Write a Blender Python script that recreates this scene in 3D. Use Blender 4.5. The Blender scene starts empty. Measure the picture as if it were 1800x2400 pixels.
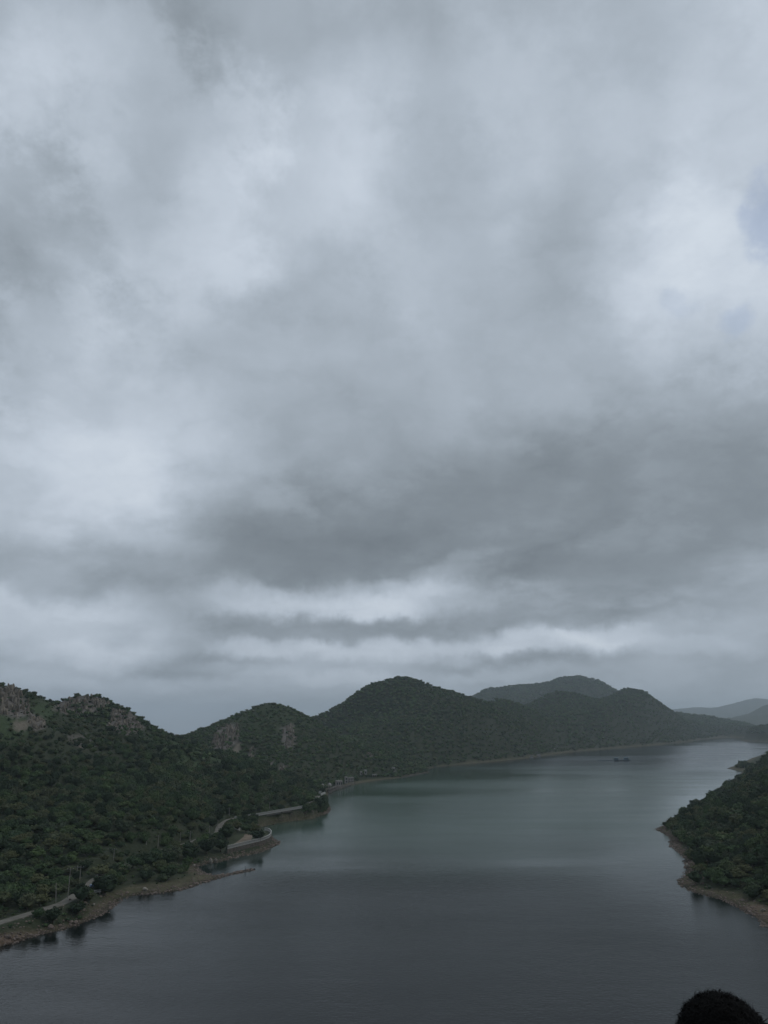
import bpy, bmesh, math, random
import numpy as np
from mathutils import Vector, Matrix, Euler
from mathutils.bvhtree import BVHTree

R = math.radians
sc = bpy.context.scene
col = sc.collection
rng = np.random.default_rng(7)
random.seed(7)

# ------------------------------------------------------------------ camera
H = 55.0                       # the viewpoint is 55 m above the lake
F = 1803.0                     # focal length in photo pixels (1800 x 2400)
TH = math.atan(490.0 / F)      # upward pitch
cam = bpy.data.cameras.new('camera'); camo = bpy.data.objects.new('camera', cam); col.objects.link(camo)
camo.location = (0, 0, H); camo.rotation_euler = (R(90) + TH, 0, 0)
cam.sensor_fit = 'VERTICAL'; cam.sensor_height = 36.0; cam.lens = F / 2400 * 36.0
cam.clip_start = 0.1; cam.clip_end = 80000
sc.camera = camo

FW = np.array([0, math.cos(TH), math.sin(TH)]); UPV = np.array([0, -math.sin(TH), math.cos(TH)]); RT = np.array([1.0, 0, 0])
def ray(px, py): return FW + RT * ((px - 900) / F) + UPV * ((1200 - py) / F)
def at_z(px, py, z=0.0):
    d = ray(px, py); t = (z - H) / d[2]; return (d[0] * t, d[1] * t, z)
def at_y(px, py, Y):
    d = ray(px, py); t = Y / d[1]; return (d[0] * t, Y, H + d[2] * t)
def project(P):
    P = np.asarray(P, float) - np.array([0, 0, H]); f = P @ FW
    return 900 + F * (P @ RT) / f, 1200 - F * (P @ UPV) / f, f

# ------------------------------------------------------------------ world: overcast cloud deck over a Nishita sky
SUN_EL, SUN_AZ = R(50), R(70)      # azimuth measured from +Y (view direction) towards +X
world = bpy.data.worlds.new('World'); sc.world = world; world.use_nodes = True
wn, wl = world.node_tree.nodes, world.node_tree.links
wn.clear()
def N(t, **k):
    n = wn.new(t)
    for a, b in k.items(): setattr(n, a, b)
    return n
out = N('ShaderNodeOutputWorld'); bg = N('ShaderNodeBackground'); bg.inputs['Strength'].default_value = 0.1
wl.new(bg.outputs[0], out.inputs[0])
nish = N('ShaderNodeTexSky'); nish.sky_type = 'NISHITA'; nish.sun_disc = False
nish.sun_elevation = SUN_EL; nish.sun_rotation = SUN_AZ; nish.ozone_density = 0.35
tc = N('ShaderNodeTexCoord')
D = tc.outputs['Generated']
def vm(op, a, b=None, **k):
    n = N('ShaderNodeVectorMath', operation=op)
    for i, x in enumerate((a, b)):
        if x is None: continue
        if isinstance(x, (tuple, list)): n.inputs[i].default_value = x
        else: wl.new(x, n.inputs[i])
    return n.outputs['Value'] if op in ('DOT_PRODUCT', 'LENGTH') else n.outputs[0]
def mt(op, a, b=None, c=None, clamp=False):
    n = N('ShaderNodeMath', operation=op, use_clamp=clamp)
    for i, x in enumerate((a, b, c)):
        if x is None: continue
        if isinstance(x, (int, float)): n.inputs[i].default_value = x
        else: wl.new(x, n.inputs[i])
    return n.outputs[0]
def noise(vec, scale, detail=5, rough=0.5, what='Fac', dist=0.0):
    n = N('ShaderNodeTexNoise'); n.inputs['Scale'].default_value = scale; n.inputs['Detail'].default_value = detail
    n.inputs['Roughness'].default_value = rough; n.inputs['Distortion'].default_value = dist
    wl.new(vec, n.inputs['Vector']); return n.outputs[what]
sep = N('ShaderNodeSeparateXYZ'); wl.new(D, sep.inputs[0])
zc = mt('MAXIMUM', sep.outputs['Z'], 0.0)
cmb = N('ShaderNodeCombineXYZ')
den = mt('ADD', zc, 0.34)
wl.new(mt('DIVIDE', sep.outputs['X'], den), cmb.inputs[0]); wl.new(mt('DIVIDE', sep.outputs['Y'], den), cmb.inputs[1])
P = cmb.outputs[0]                                   # position on the cloud deck
wcol = noise(P, 2.4, 9, 0.66, 'Color')
warp = vm('MULTIPLY', vm('SUBTRACT', wcol, (0.5, 0.5, 0.5)), (0.20, 0.20, 0.16))
wc2 = noise(D, 9.0, 8, 0.62, 'Color')
DW2 = vm('ADD', D, vm('MULTIPLY', vm('SUBTRACT', wc2, (0.5, 0.5, 0.5)), (0.10, 0.10, 0.07)))      # finer puffs for the low, distant clouds
DW = vm('ADD', vm('ADD', D, vm('MULTIPLY', warp, (.75, .75, .75))), vm('MULTIPLY', vm('SUBTRACT', wc2, (0.5, 0.5, 0.5)), (0.07, 0.07, 0.06)))
# cloud masses: (x, y, half-width, half-height, tilt, brightness), seen at 1659 x 2212
CL = [
 (350, 300, 420, 70, 50, .24), (505, 480, 160, 70, 46, .18), (230, 170, 150, 60, 42, .06), (150, 130, 340, 230, 0, -.13), (200, 330, 200, 200, 0, -.06), (40, 700, 160, 140, 0, -.06),
 (180, 520, 300, 300, 0, -.03), (480, 130, 260, 150, 40, -.06), (950, 400, 300, 100, 8, .14), (1480, 300, 300, 330, 10, .16), (1600, 420, 160, 260, 0, .10),
 (1400, 520, 150, 150, 0, .10), (1150, 110, 380, 150, 0, -.18), (640, 330, 160, 220, 30, -.05), (1190, 640, 260, 200, 0, .05), (850, 620, 400, 180, 0, .05),
 (1210, 400, 200, 220, 0, .10), (110, 540, 220, 240, 0, .09), (100, 420, 190, 180, 0, .10), (330, 80, 260, 110, 0, -.04), (1240, 560, 150, 90, 20, -.05), (1540, 640, 180, 110, -20, .16), (230, 1000, 330, 200, 0, .18), (230, 1030, 160, 100, 0, .18),
 (390, 890, 130, 90, 0, .08), (740, 860, 220, 130, 0, -.10), (740, 950, 110, 70, 0, .08),
 (620, 1150, 300, 150, 0, -.20), (760, 1210, 420, 90, 3, -.16), (1300, 1110, 560, 200, 0, -.30), (1480, 830, 280, 130, 0, -.15), (1250, 1225, 400, 50, 0, -.08),
 (150, 1230, 380, 60, 0, -.18), (850, 1300, 330, 42, -4, .23), (800, 1318, 120, 30, 0, .18), (1000, 1240, 150, 38, -20, .20), (130, 1345, 260, 80, 10, .26), (200, 1420, 200, 36, 0, .16), (560, 1300, 160, 34, 0, .14), (60, 1470, 160, 24, 0, .12), (330, 1480, 160, 22, 0, .10), (1350, 1300, 480, 44, -3, -.12),
 (750, 1362, 420, 30, 0, -.20), (420, 1440, 180, 34, 0, -.16), (1050, 1425, 260, 20, 0, -.14), (1350, 1330, 360, 28, 0, -.10), (1170, 1388, 160, 32, 4, .25), (1300, 1375, 120, 28, 0, .22), (900, 1405, 240, 30, 0, .24), (600, 1400, 160, 26, 0, .20), (1480, 1400, 160, 26, 0, .16), (760, 1460, 180, 22, 0, .16), (500, 1450, 140, 20, 0, .12), (1080, 1450, 160, 18, 0, .12),
 (330, 1400, 150, 60, 20, -.06), (1450, 1450, 400, 90, 0, -.06), (640, 1450, 260, 50, 0, .06),
]
acc = mt('MULTIPLY', noise(D, 16.0, 6, 0.6), 0.10)
acc = mt('MULTIPLY_ADD', noise(P, 1.6, 7, 0.6, dist=0.3), 0.10, acc)
acc = mt('ADD', acc, mt('MULTIPLY', noise(P, 4.2, 9, 0.62, dist=0.5), 0.16))
def blob(x, y, rx, ry, rot, vec):
    x, y, rx, ry = (v * 1800 / 1659 for v in (x, y, rx, ry))
    d = Vector(ray(x, y)).normalized()
    r = d.cross(Vector((0, 0, 1))).normalized(); u = r.cross(d)
    a = R(-rot); t1 = r * math.cos(a) + u * math.sin(a); t2 = -r * math.sin(a) + u * math.cos(a)
    m = Matrix((t1, t2, d)).transposed()
    mp = N('ShaderNodeMapping', vector_type='TEXTURE'); wl.new(vec, mp.inputs['Vector'])
    mp.inputs['Location'].default_value = d; mp.inputs['Rotation'].default_value = m.to_euler('XYZ')
    k = 1.3 * d.dot(Vector(FW))
    mp.inputs['Scale'].default_value = (rx / F * k, ry / F * k, 0.9)
    g = N('ShaderNodeTexGradient', gradient_type='SPHERICAL'); wl.new(mp.outputs[0], g.inputs[0])
    sm = N('ShaderNodeMapRange', interpolation_type='SMOOTHERSTEP'); wl.new(g.outputs['Fac'], sm.inputs['Value'])
    sm.inputs['From Max'].default_value = 0.72
    return sm.outputs[0]
for x, y, rx, ry, rot, amp in CL:
    acc = mt('MULTIPLY_ADD', blob(x, y, rx, ry, rot, DW2 if y > 1180 and ry < 95 else DW), amp, acc)
PW = vm('ADD', P, vm('MULTIPLY', wcol, (.5, .5, .5)))
for s_b, a_b in ((1.5, .26), (3.6, .14)):                       # billows: rounded puffs parted by darker creases
    nb = mt('ABSOLUTE', mt('SUBTRACT', noise(PW, s_b, 4, 0.45), 0.5))
    acc = mt('MULTIPLY_ADD', mt('POWER', mt('MULTIPLY', nb, 2.6, clamp=True), .8), a_b, acc)
el = N('ShaderNodeMapRange', interpolation_type='SMOOTHSTEP'); wl.new(sep.outputs['Z'], el.inputs['Value'])
el.inputs['From Min'].default_value = 0.0; el.inputs['From Max'].default_value = 0.45
el.inputs['To Min'].default_value = 0.24; el.inputs['To Max'].default_value = 0.25
acc = mt('ADD', acc, el.outputs[0])
ramp = N('ShaderNodeValToRGB'); wl.new(acc, ramp.inputs[0])
def lin(*c): return tuple((v / 255 / 12.92 if v <= 10 else ((v / 255 + .055) / 1.055) ** 2.4) for v in c)
cr = ramp.color_ramp
stops = [(0.0, (107, 115, 122)), (0.22, (129, 138, 146)), (0.42, (154, 164, 174)), (0.62, (174, 184.5, 196)), (0.82, (196, 206, 218)), (1.0, (214, 223, 233))]
while len(cr.elements) < len(stops): cr.elements.new(0.5)
for e, (p, c) in zip(cr.elements, stops): e.position = p; e.color = (*lin(*c), 1)
sky10 = vm('SCALE', ramp.outputs[0]); wn[-1].inputs['Scale'].default_value = 10.0
gap = mt('MULTIPLY', blob(1650, 480, 44, 46, 0, DW2), 0.5)
gap = mt('ADD', gap, mt('MULTIPLY', blob(1590, 700, 34, 30, 0, DW2), 0.3))
gap = mt('ADD', gap, mt('MULTIPLY', blob(1480, 650, 26, 26, 0, DW2), 0.16), clamp=True)
mx = N('ShaderNodeMixRGB'); wl.new(gap, mx.inputs[0]); wl.new(sky10, mx.inputs[1]); wl.new(nish.outputs[0], mx.inputs[2])
wl.new(mx.outputs[0], bg.inputs['Color'])
world.cycles.sampling_method = 'MANUAL'; world.cycles.sample_map_resolution = 512

sun = bpy.data.lights.new('sun', 'SUN'); sun.energy = 0.8; sun.angle = R(14); sun.color = (1, .97, .92)
suno = bpy.data.objects.new('sun', sun); col.objects.link(suno)
sd = Vector((math.sin(SUN_AZ) * math.cos(SUN_EL), math.cos(SUN_AZ) * math.cos(SUN_EL), math.sin(SUN_EL)))
suno.rotation_euler = sd.to_track_quat('Z', 'Y').to_euler()

sc.view_settings.view_transform = 'Standard'; sc.view_settings.look = 'None'
sc.view_settings.exposure = 0.0; sc.view_settings.gamma = 1.0; sc.view_settings.use_curve_mapping = False
sc.render.engine = 'CYCLES'; sc.cycles.use_denoising = True
sc.cycles.max_bounces = 5; sc.cycles.diffuse_bounces = 2; sc.cycles.glossy_bounces = 3
sc.cycles.volume_bounces = 1; sc.cycles.sample_clamp_indirect = 6

# ------------------------------------------------------------------ helpers
def material(name, build):
    m = bpy.data.materials.new(name); m.use_nodes = True
    nt = m.node_tree; p = nt.nodes['Principled BSDF']
    p.inputs['Roughness'].default_value = 0.9; p.inputs['Specular IOR Level'].default_value = 0.15
    build(nt, nt.nodes, nt.links, p); return m
def flat(name, c, rough=0.8, var=0.25, scale=6.0, bump=0.0, coord='Object'):
    def b(nt, n, l, p):
        t = n.new('ShaderNodeTexCoord'); z = n.new('ShaderNodeTexNoise'); z.inputs['Scale'].default_value = scale; z.inputs['Detail'].default_value = 6
        l.new(t.outputs[coord], z.inputs['Vector'])
        r = n.new('ShaderNodeValToRGB'); l.new(z.outputs['Fac'], r.inputs[0])
        r.color_ramp.elements[0].position = .3; r.color_ramp.elements[1].position = .7
        r.color_ramp.elements[0].color = (*[v * (1 - var) for v in c], 1); r.color_ramp.elements[1].color = (*[v * (1 + var) for v in c], 1)
        l.new(r.outputs[0], p.inputs['Base Color']); p.inputs['Roughness'].default_value = rough
        if bump:
            bn = n.new('ShaderNodeBump'); bn.inputs['Strength'].default_value = bump; l.new(z.outputs['Fac'], bn.inputs['Height']); l.new(bn.outputs[0], p.inputs['Normal'])
    return material(name, b)

class MB:
    def __init__(s): s.v = []; s.f = []
    def box(s, c, d, rz=0.0, rx=0.0, top=1.0):
        M = Matrix.Translation(c) @ Euler((rx, 0, rz)).to_matrix().to_4x4()
        b = len(s.v)
        for z in (-.5, .5):
            k = 1.0 if z < 0 else top
            for x, y in ((-.5, -.5), (.5, -.5), (.5, .5), (-.5, .5)): s.v.append(tuple(M @ Vector((x * d[0] * k, y * d[1] * k, z * d[2]))))
        s.f += [tuple(b + i for i in q) for q in ((3, 2, 1, 0), (4, 5, 6, 7), (0, 1, 5, 4), (1, 2, 6, 5), (2, 3, 7, 6), (3, 0, 4, 7))]
        return s
    def tube(s, pts, rad, n=7):
        b = len(s.v); pts = [Vector(p) for p in pts]; rad = rad if isinstance(rad, (list, tuple)) else [rad] * len(pts)
        for i, p in enumerate(pts):
            d = (pts[min(i + 1, len(pts) - 1)] - pts[max(i - 1, 0)]).normalized()
            a = d.orthogonal().normalized(); c = d.cross(a)
            for k in range(n):
                t = 2 * math.pi * k / n; s.v.append(tuple(p + (a * math.cos(t) + c * math.sin(t)) * rad[i]))
        for i in range(len(pts) - 1):
            for k in range(n):
                s.f.append((b + i * n + k, b + i * n + (k + 1) % n, b + (i + 1) * n + (k + 1) % n, b + (i + 1) * n + k))
        s.f.append(tuple(b + k for k in reversed(range(n)))); s.f.append(tuple(b + (len(pts) - 1) * n + k for k in range(n)))
        return s
    def lathe(s, c, prof, n=14):
        b = len(s.v)
        for r, z in prof:
            for k in range(n):
                t = 2 * math.pi * k / n; s.v.append((c[0] + r * math.cos(t), c[1] + r * math.sin(t), c[2] + z))
        for i in range(len(prof) - 1):
            for k in range(n): s.f.append((b + i * n + k, b + i * n + (k + 1) % n, b + (i + 1) * n + (k + 1) % n, b + (i + 1) * n + k))
        s.f.append(tuple(b + k for k in reversed(range(n)))); s.f.append(tuple(b + (len(prof) - 1) * n + k for k in range(n)))
        return s
    def mesh(s, name, mat, smooth=False):
        me = bpy.data.meshes.new(name); me.from_pydata(s.v, [], s.f); me.materials.append(mat); me.update()
        if smooth: me.polygons.foreach_set('use_smooth', [True] * len(me.polygons))
        return me
    def build(s, name, mat, parent=None, smooth=False): return add(name, s.mesh(name, mat, smooth), parent)
def add(name, me, parent=None, loc=None, rot=None, scale=None):
    o = bpy.data.objects.new(name, me); col.objects.link(o)
    if parent is not None: o.parent = parent
    if loc is not None: o.location = loc
    if rot is not None: o.rotation_euler = rot
    if scale is not None: o.scale = scale
    return o
def tag(o, label=None, cat=None, group=None, kind=None):
    if label: o['label'] = label
    if cat: o['category'] = cat
    if group: o['group'] = group
    if kind: o['kind'] = kind
    return o
def empty(name, loc, label, cat, group=None, rz=0.0):
    o = add(name, None, None, loc, (0, 0, rz)); o.empty_display_size = .5
    return tag(o, label, cat, group)

# value noise in numpy
def vnoise(x, y, seed=0):
    xi = np.floor(x).astype(np.int64); yi = np.floor(y).astype(np.int64); fx = x - xi; fy = y - yi
    fx = fx * fx * fx * (fx * (fx * 6 - 15) + 10); fy = fy * fy * fy * (fy * (fy * 6 - 15) + 10)
    def h(a, b):
        n = (a * 374761393 + b * 668265263 + seed * 974634777) & 0x7fffffff
        n = ((n ^ (n >> 13)) * 1274126177) & 0x7fffffff
        return ((n ^ (n >> 16)) & 0xffff) / 65535.0
    return (h(xi, yi) * (1 - fx) + h(xi + 1, yi) * fx) * (1 - fy) + (h(xi, yi + 1) * (1 - fx) + h(xi + 1, yi + 1) * fx) * fy
def fbm(x, y, s, octv=4, seed=0, gain=.5):
    a, t, w = 1.0, 0.0, 0.0
    for k in range(octv):
        t = t + a * (vnoise(x / s + 17.3 * k, y / s - 9.1 * k, seed + k) - .5) * 2; w += a; a *= gain; s = s / 2.03
    return t / w
def sstep(x, a, b):
    t = np.clip((x - a) / (b - a), 0, 1); return t * t * (3 - 2 * t)
def seg_dist(X, Y, pts, closed=False):
    """distance to a polyline, index+parameter of the nearest point, side"""
    best = np.full(X.shape, 1e18); par = np.zeros(X.shape); side = np.zeros(X.shape)
    n = len(pts); m = n if closed else n - 1
    for i in range(m):
        ax, ay = pts[i][:2]; bx, by = pts[(i + 1) % n][:2]; dx, dy = bx - ax, by - ay; L = dx * dx + dy * dy + 1e-12
        t = np.clip(((X - ax) * dx + (Y - ay) * dy) / L, 0, 1)
        d = (X - ax - t * dx) ** 2 + (Y - ay - t * dy) ** 2
        w = d < best
        best = np.where(w, d, best); par = np.where(w, i + t, par); side = np.where(w, np.sign(dx * (Y - ay) - dy * (X - ax)), side)
    return np.sqrt(best), par, side
def inside(X, Y, pts):
    r = np.zeros(X.shape, bool); n = len(pts)
    for i in range(n):
        x1, y1 = pts[i][:2]; x2, y2 = pts[(i + 1) % n][:2]
        if y1 == y2: continue
        c = ((y1 > Y) != (y2 > Y)) & (X < (x2 - x1) * (Y - y1) / (y2 - y1) + x1); r ^= c
    return r

# ------------------------------------------------------------------ shoreline, ridges, road in metres
S_PX = [(0,2217),(40,2206),(77,2194),(133,2181),(183,2169),(236,2147),(255,2132),(277,2115),(288,2106),(321,2098),(360,2096),(400,2092),(430,2086),(458,2076),(491,2066),(524,2054),(556,2047),(594,2039.5),(592,2037.5),
 (556,2043),(524,2050),(500,2051),(478,2047),(464,2040),(462,2031),(480,2026),(510,2021.5),(540,2013.5),(580,2004.5),(605,1999),(625,1991),(646,1981),(655,1974),(645,1968),(632,1962),(622,1952),(610,1944),(604,1939),(616,1936),(646,1931),(689,1924),(730,1919),(750,1912),(768,1904),(773,1898),(767,1890),(765,1875),(767,1862),(780,1855),(801,1848),(830,1838),(878,1830),(941,1823),(1006,1810.5),(1003,1803),(1021,1798),(1100,1790.5),(1184,1783),(1240,1777),(1269,1772),(1336,1763),(1437,1754),(1522,1748),(1606,1739),(1648,1732.5),(1691,1729.6),(1741,1729),
 (1745,1731.5),(1733,1735),(1758,1738),(1800,1739.5),(1950,1742),(1950,1766),(1850,1763),(1800,1764),(1760,1778),(1735,1790),(1703,1801.5),(1722,1805),(1741,1809),(1722,1826),(1690,1852),(1640,1890),(1585,1922),(1537,1944.5),(1558,1954),(1578,1969),(1573,1983.5),(1593,2000),(1603,2016),(1610,2034),(1616,2043),(1588.5,2062),(1593,2076),(1619,2088),(1660,2100),(1697,2108),(1740,2132),(1773,2152),(1800,2173)]
shore = [at_z(*p)[:2] for p in S_PX]
shore += [(128, 178), (150, 140), (135, 100), (90, 78), (40, 70), (0, 68), (-50, 72), (-110, 80), (-170, 110), (-185, 150), (-140, 172)]

def ridge(pts): return [(*at_y(px, py, Y)[:2], at_y(px, py, Y)[2] - tree - 2.5, wf, wb) for px, py, Y, wf, wb, tree in pts]
RIDGES = {
 'hillside': ridge([(-600,1560,430,300,300,2),(-250,1575,480,300,250,2),(-60,1597,520,300,200,1),(0,1607,540,300,160,0),(25,1609,545,300,160,0),(45,1618,550,300,160,0),(68,1650,575,300,160,2),(110,1654,600,300,160,2),(138,1643,610,300,160,1),(180,1630,620,300,160,0),(232,1634,620,290,160,0),(262,1654,610,280,160,1),(300,1664,605,270,160,0),(335,1688,600,260,150,1),(400,1723,600,250,140,3),(450,1745,590,240,130,3),(508,1767,582,220,120,3),(571,1790,570,200,110,3.5),(639,1823,545,160,90,3.5),(700,1845,520,110,70,3.5),(742,1868,500,60,40,3.5)]),
 'hill': ridge([(380,1800,930,300,150,3),(425,1762,915,300,150,3),(450,1745,905,300,150,3),(480,1709,900,300,150,3),(510,1688,895,300,150,3),(560,1673,890,300,160,3),(600,1650,880,300,180,3),(630,1641,880,300,190,3),(662,1645,882,300,190,3),(700,1667,890,300,190,3),(740,1690,905,250,120,3),(765,1712,915,210,90,3),(800,1745,920,200,80,3),(850,1775,900,220,150,3)]),
 'peak': ridge([(735,1775,1190,90,80,4),(768,1706,1205,120,90,4),(782,1681,1220,190,120,4),(810,1646,1250,380,220,4),(850,1611,1260,520,340,4),(890,1595,1280,520,350,4),(935,1584,1300,520,350,4),(962,1586,1300,520,350,4),(1000,1605,1320,520,350,4),(1050,1623,1350,520,350,4),(1090,1639,1380,500,350,4),(1130,1655,1420,480,350,4),(1200,1690,1420,400,300,4)]),
 'knoll': ridge([(1080,1668,1480,380,300,4),(1146,1645,1500,430,300,4),(1176,1635,1510,440,300,4),(1201,1645,1520,440,300,4),(1239,1662,1540,420,300,4),(1280,1690,1540,380,300,4)]),
 'shoulder': ridge([(1220,1680,1880,560,350,5),(1248,1657,1900,600,400,5),(1281,1628,1930,620,400,5),(1302,1618,1950,640,400,5),(1324,1619,1960,640,400,5),(1362,1628,1980,560,400,5),(1400,1640,2000,380,300,5),(1440,1656,2020,260,200,5)]),
 'headland': ridge([(1420,1640,2080,600,450,5),(1450,1623,2100,600,450,5),(1467,1611,2110,580,450,5),(1501,1613,2120,560,450,5),(1526,1625,2150,540,450,5),(1560,1642,2240,520,420,5),(1598,1661,2400,460,380,5),(1632,1678,2560,400,340,5),(1665,1688,2680,340,300,5),(1708,1694,2780,300,260,5),(1762,1703,2860,260,220,5),(1900,1712,2920,240,200,5)]),
 'mountain': ridge([(1040,1680,3300,300,300,7),(1100,1632,3300,900,900,7),(1140,1612,3300,900,900,7),(1180,1608,3320,900,900,7),(1230,1601,3340,900,900,7),(1290,1599,3350,900,900,7),(1308,1587,3350,900,900,7),(1340,1584.5,3350,900,900,7),(1375,1585,3360,900,900,7),(1410,1597,3380,700,700,7),(1450,1618,3400,420,420,7),(1485,1650,3420,220,220,7),(1510,1685,3440,120,120,7)]),
 'ridge': ridge([(1640,1695,5400,900,900,7),(1690,1688,5400,900,900,7),(1733,1678,5300,1000,900,7),(1762,1672,5300,1000,900,7),(1779,1659,5300,1100,900,7),(1800,1648,5300,1200,900,7),(1900,1622,5300,1300,900,7),(2050,1612,5300,1300,900,7)]),
 'range': ridge([(1380,1690,9600,1900,1900,0),(1500,1670,9600,1900,1900,0),(1602,1660,9600,1900,1900,0),(1632,1657,9600,1900,1900,0),(1674,1660,9600,1900,1900,0),(1708,1652,9600,1900,1900,0),(1746,1641,9600,1900,1900,0),(1767,1636,9600,1900,1900,0),(1800,1639,9600,1900,1900,0),(1900,1650,9600,1900,1900,0),(2050,1640,9600,1900,1900,0)]),
 'bank': ridge([(1580,1912,415,60,40,4),(1673,1868,462,90,60,4.5),(1740,1828,545,120,60,5),(1800,1756,680,190,80,5),(1900,1702,780,260,130,5),(2100,1700,900,260,200,5)]) ,
 'slope': [(520, 620, 50, 230, 200), (330, 460, 40, 200, 200), (260, 300, 44, 170, 200), (280, 150, 50, 170, 200), (300, -50, 55, 200, 200)],
 'lookout': [(-420, -90, 62, 160, 400), (-70, -18, 50, 66, 300), (-8, -2, 50, 66, 300), (8, -2, 50, 66, 300), (70, -18, 50, 66, 300), (300, -90, 60, 160, 400)],
}
ROAD_PX = [(-120,2200,3.2),(-40,2176,3.2),(0,2163,3.2),(60,2145,3.2),(140,2120,3.2),(165,2107,3.3),(195,2086,3.4),(222,2063,3.4),(252,2042,3.5),(285,2032,3.5),(335,2006,3.6),(385,1992,3.8),(440,1977,4.0),(470,1966,4.2),(508,1953,4.4),(516,1936,4.8),(538,1921,5.2),(568,1916.5,5.5),(640,1904,5.8),(713,1890.5,6.0),(738,1876,6.2),(748,1866,6.3)]
PROM_PX = [(756,1847,4.8),(772,1847,3.3),(794,1841.5,2.1),(824,1834,1.6),(878,1823,1.7)]
road = [at_z(*p) for p in ROAD_PX]
def smooth_line(p, n=5):
    q = []
    for i in range(len(p) - 1):
        p0, p1, p2, p3 = (np.array(p[max(0, min(len(p) - 1, k))]) for k in (i - 1, i, i + 1, i + 2))
        for t in np.arange(n) / n: q.append(tuple(.5 * (2 * p1 + (p2 - p0) * t + (2 * p0 - 5 * p1 + 4 * p2 - p3) * t * t + (3 * p1 - p0 - 3 * p2 + p3) * t ** 3)))
    return q + [tuple(p[-1])]
road = smooth_line(road)
prom = [at_z(*p) for p in PROM_PX]
TERR_Z = 3.0
TERR_PX = [(533,1990),(610,1971.5),(628,1965),(637,1958),(637,1951),(630,1946.5),(620,1945.5),(600,1948),(575,1950),(562,1950),(548,1957),(536,1970)]
terr = [at_z(x, y, TERR_Z) for x, y in TERR_PX]
names = list(RIDGES)

def terrain(X, Y):
    ds, _, _ = seg_dist(X, Y, shore, True); wat = inside(X, Y, shore)
    wob = fbm(X, Y, 9, 3, 50) * 1.6 * sstep(np.hypot(X, Y), 0, 200)
    sd_ = np.where(wat, -ds, ds) + wob * np.exp(-np.abs(ds) / 12)
    land = np.maximum(sd_, 0)
    best = np.zeros(X.shape); who = np.zeros(X.shape, int); depth = np.zeros(X.shape)
    n1 = fbm(X, Y, 120, 4, 3); n2 = 1 - np.abs(fbm(X, Y, 75, 4, 11)) * 2.2
    for k, nm in enumerate(names):
        pts = RIDGES[nm]; v = np.zeros(X.shape); uu = np.ones(X.shape); ar = np.array(pts)
        p0, p1 = pts[0], pts[-1]; sgn = np.sign((p1[0] - p0[0]) * (0 - p0[1]) - (p1[1] - p0[1]) * (0 - p0[0]))
        mw = max(ar[:, 3].max(), ar[:, 4].max()) * 1.25
        M = (X > ar[:, 0].min() - mw) & (X < ar[:, 0].max() + mw) & (Y > ar[:, 1].min() - mw) & (Y < ar[:, 1].max() + mw)
        if not M.any(): continue
        x_, y_ = X[M], Y[M]
        d, par, side = seg_dist(x_, y_, pts); front = side * sgn >= 0
        if nm == 'lookout': front = y_ > np.interp(x_, ar[:, 0], ar[:, 1])
        sw = np.zeros(x_.shape); sz_ = sw.copy(); sf = sw.copy(); sb = sw.copy()
        ml = np.hypot(np.diff(ar[:, 0]), np.diff(ar[:, 1])); step_ = ml.sum() / 70
        for A, B, L_ in zip(ar, ar[1:], ml):
            m_ = max(1, int(L_ / step_ + .5))
            for t in (np.arange(m_) + .5) / m_:
                q = A + (B - A) * t; w_ = (L_ / m_) / ((x_ - q[0]) ** 2 + (y_ - q[1]) ** 2 + 4.0) ** 1.6
                sw += w_; sz_ += w_ * q[2]; sf += w_ * q[3]; sb += w_ * q[4]
        idx = np.arange(len(ar)); nearw = np.exp(-(d / (step_ * 1.5)) ** 2)
        zr = sz_ / sw * (1 - nearw) + np.interp(par, idx, ar[:, 2]) * nearw
        w = np.where(front, sf, sb) / sw
        n1m = n1[M]; u = np.clip(d / w * (1 + .16 * n1m * np.minimum(d / (.16 * w), 1)), 0, 1)
        v[M] = zr * (np.clip(1 - u, 0, 1) if nm == 'lookout' else np.clip(1.04 - np.sqrt(u * u + .0016), 0, 1) ** 1.2); uu[M] = u
        if nm != 'lookout': v = v * (1 + (.24 * (n2 - .45) + .12 * n1) * np.clip(uu * 3, 0, 1) * (1 - .4 * uu))
        w_ = v > best
        best = np.where(w_, v, best); who = np.where(w_, k, who)
    z = 2.5 * (1 - np.exp(-land / 16)) + best * (1 - np.exp(-(land / 34) ** 2))
    z = z + (fbm(X, Y, 14, 3, 23) * .7 + fbm(X, Y, 4.5, 2, 29) * .28) * np.clip(land / 12, 0, 1)
    far = np.hypot(X, Y)
    z = z - 320 * sstep(Y, 1200, 3600) * sstep(-X / np.maximum(Y, 1), .12, .2) * (best < 1.0 + .05 * far)
    z = np.where(sd_ <= 0, np.maximum(sd_ * .16, -6), z)
    dr, par, _ = seg_dist(X, Y, road); rz = np.interp(par, np.arange(len(road)), np.array(road)[:, 2])
    wr = 1 - sstep(dr, 2.8, 8.5); z = np.where(sd_ > 0, z * (1 - wr) + rz * wr, z)
    dp, par, _ = seg_dist(X, Y, prom); pz = np.interp(par, np.arange(len(prom)), np.array(prom)[:, 2]) - .4
    wr = 1 - sstep(dp, 3.0, 7.5); z = np.where(sd_ > 0, z * (1 - wr) + pz * wr, z); dr = np.minimum(dr, dp)
    dt, _, _ = seg_dist(X, Y, terr, True); it = inside(X, Y, terr); sdt = np.where(it, dt, -dt)
    wt = sstep(sdt, -2.0, .5); z = np.where(sd_ > -3, z * (1 - wt) + (TERR_Z - 1.6) * wt, z)
    return z, sd_, who, dr, sdt

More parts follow.
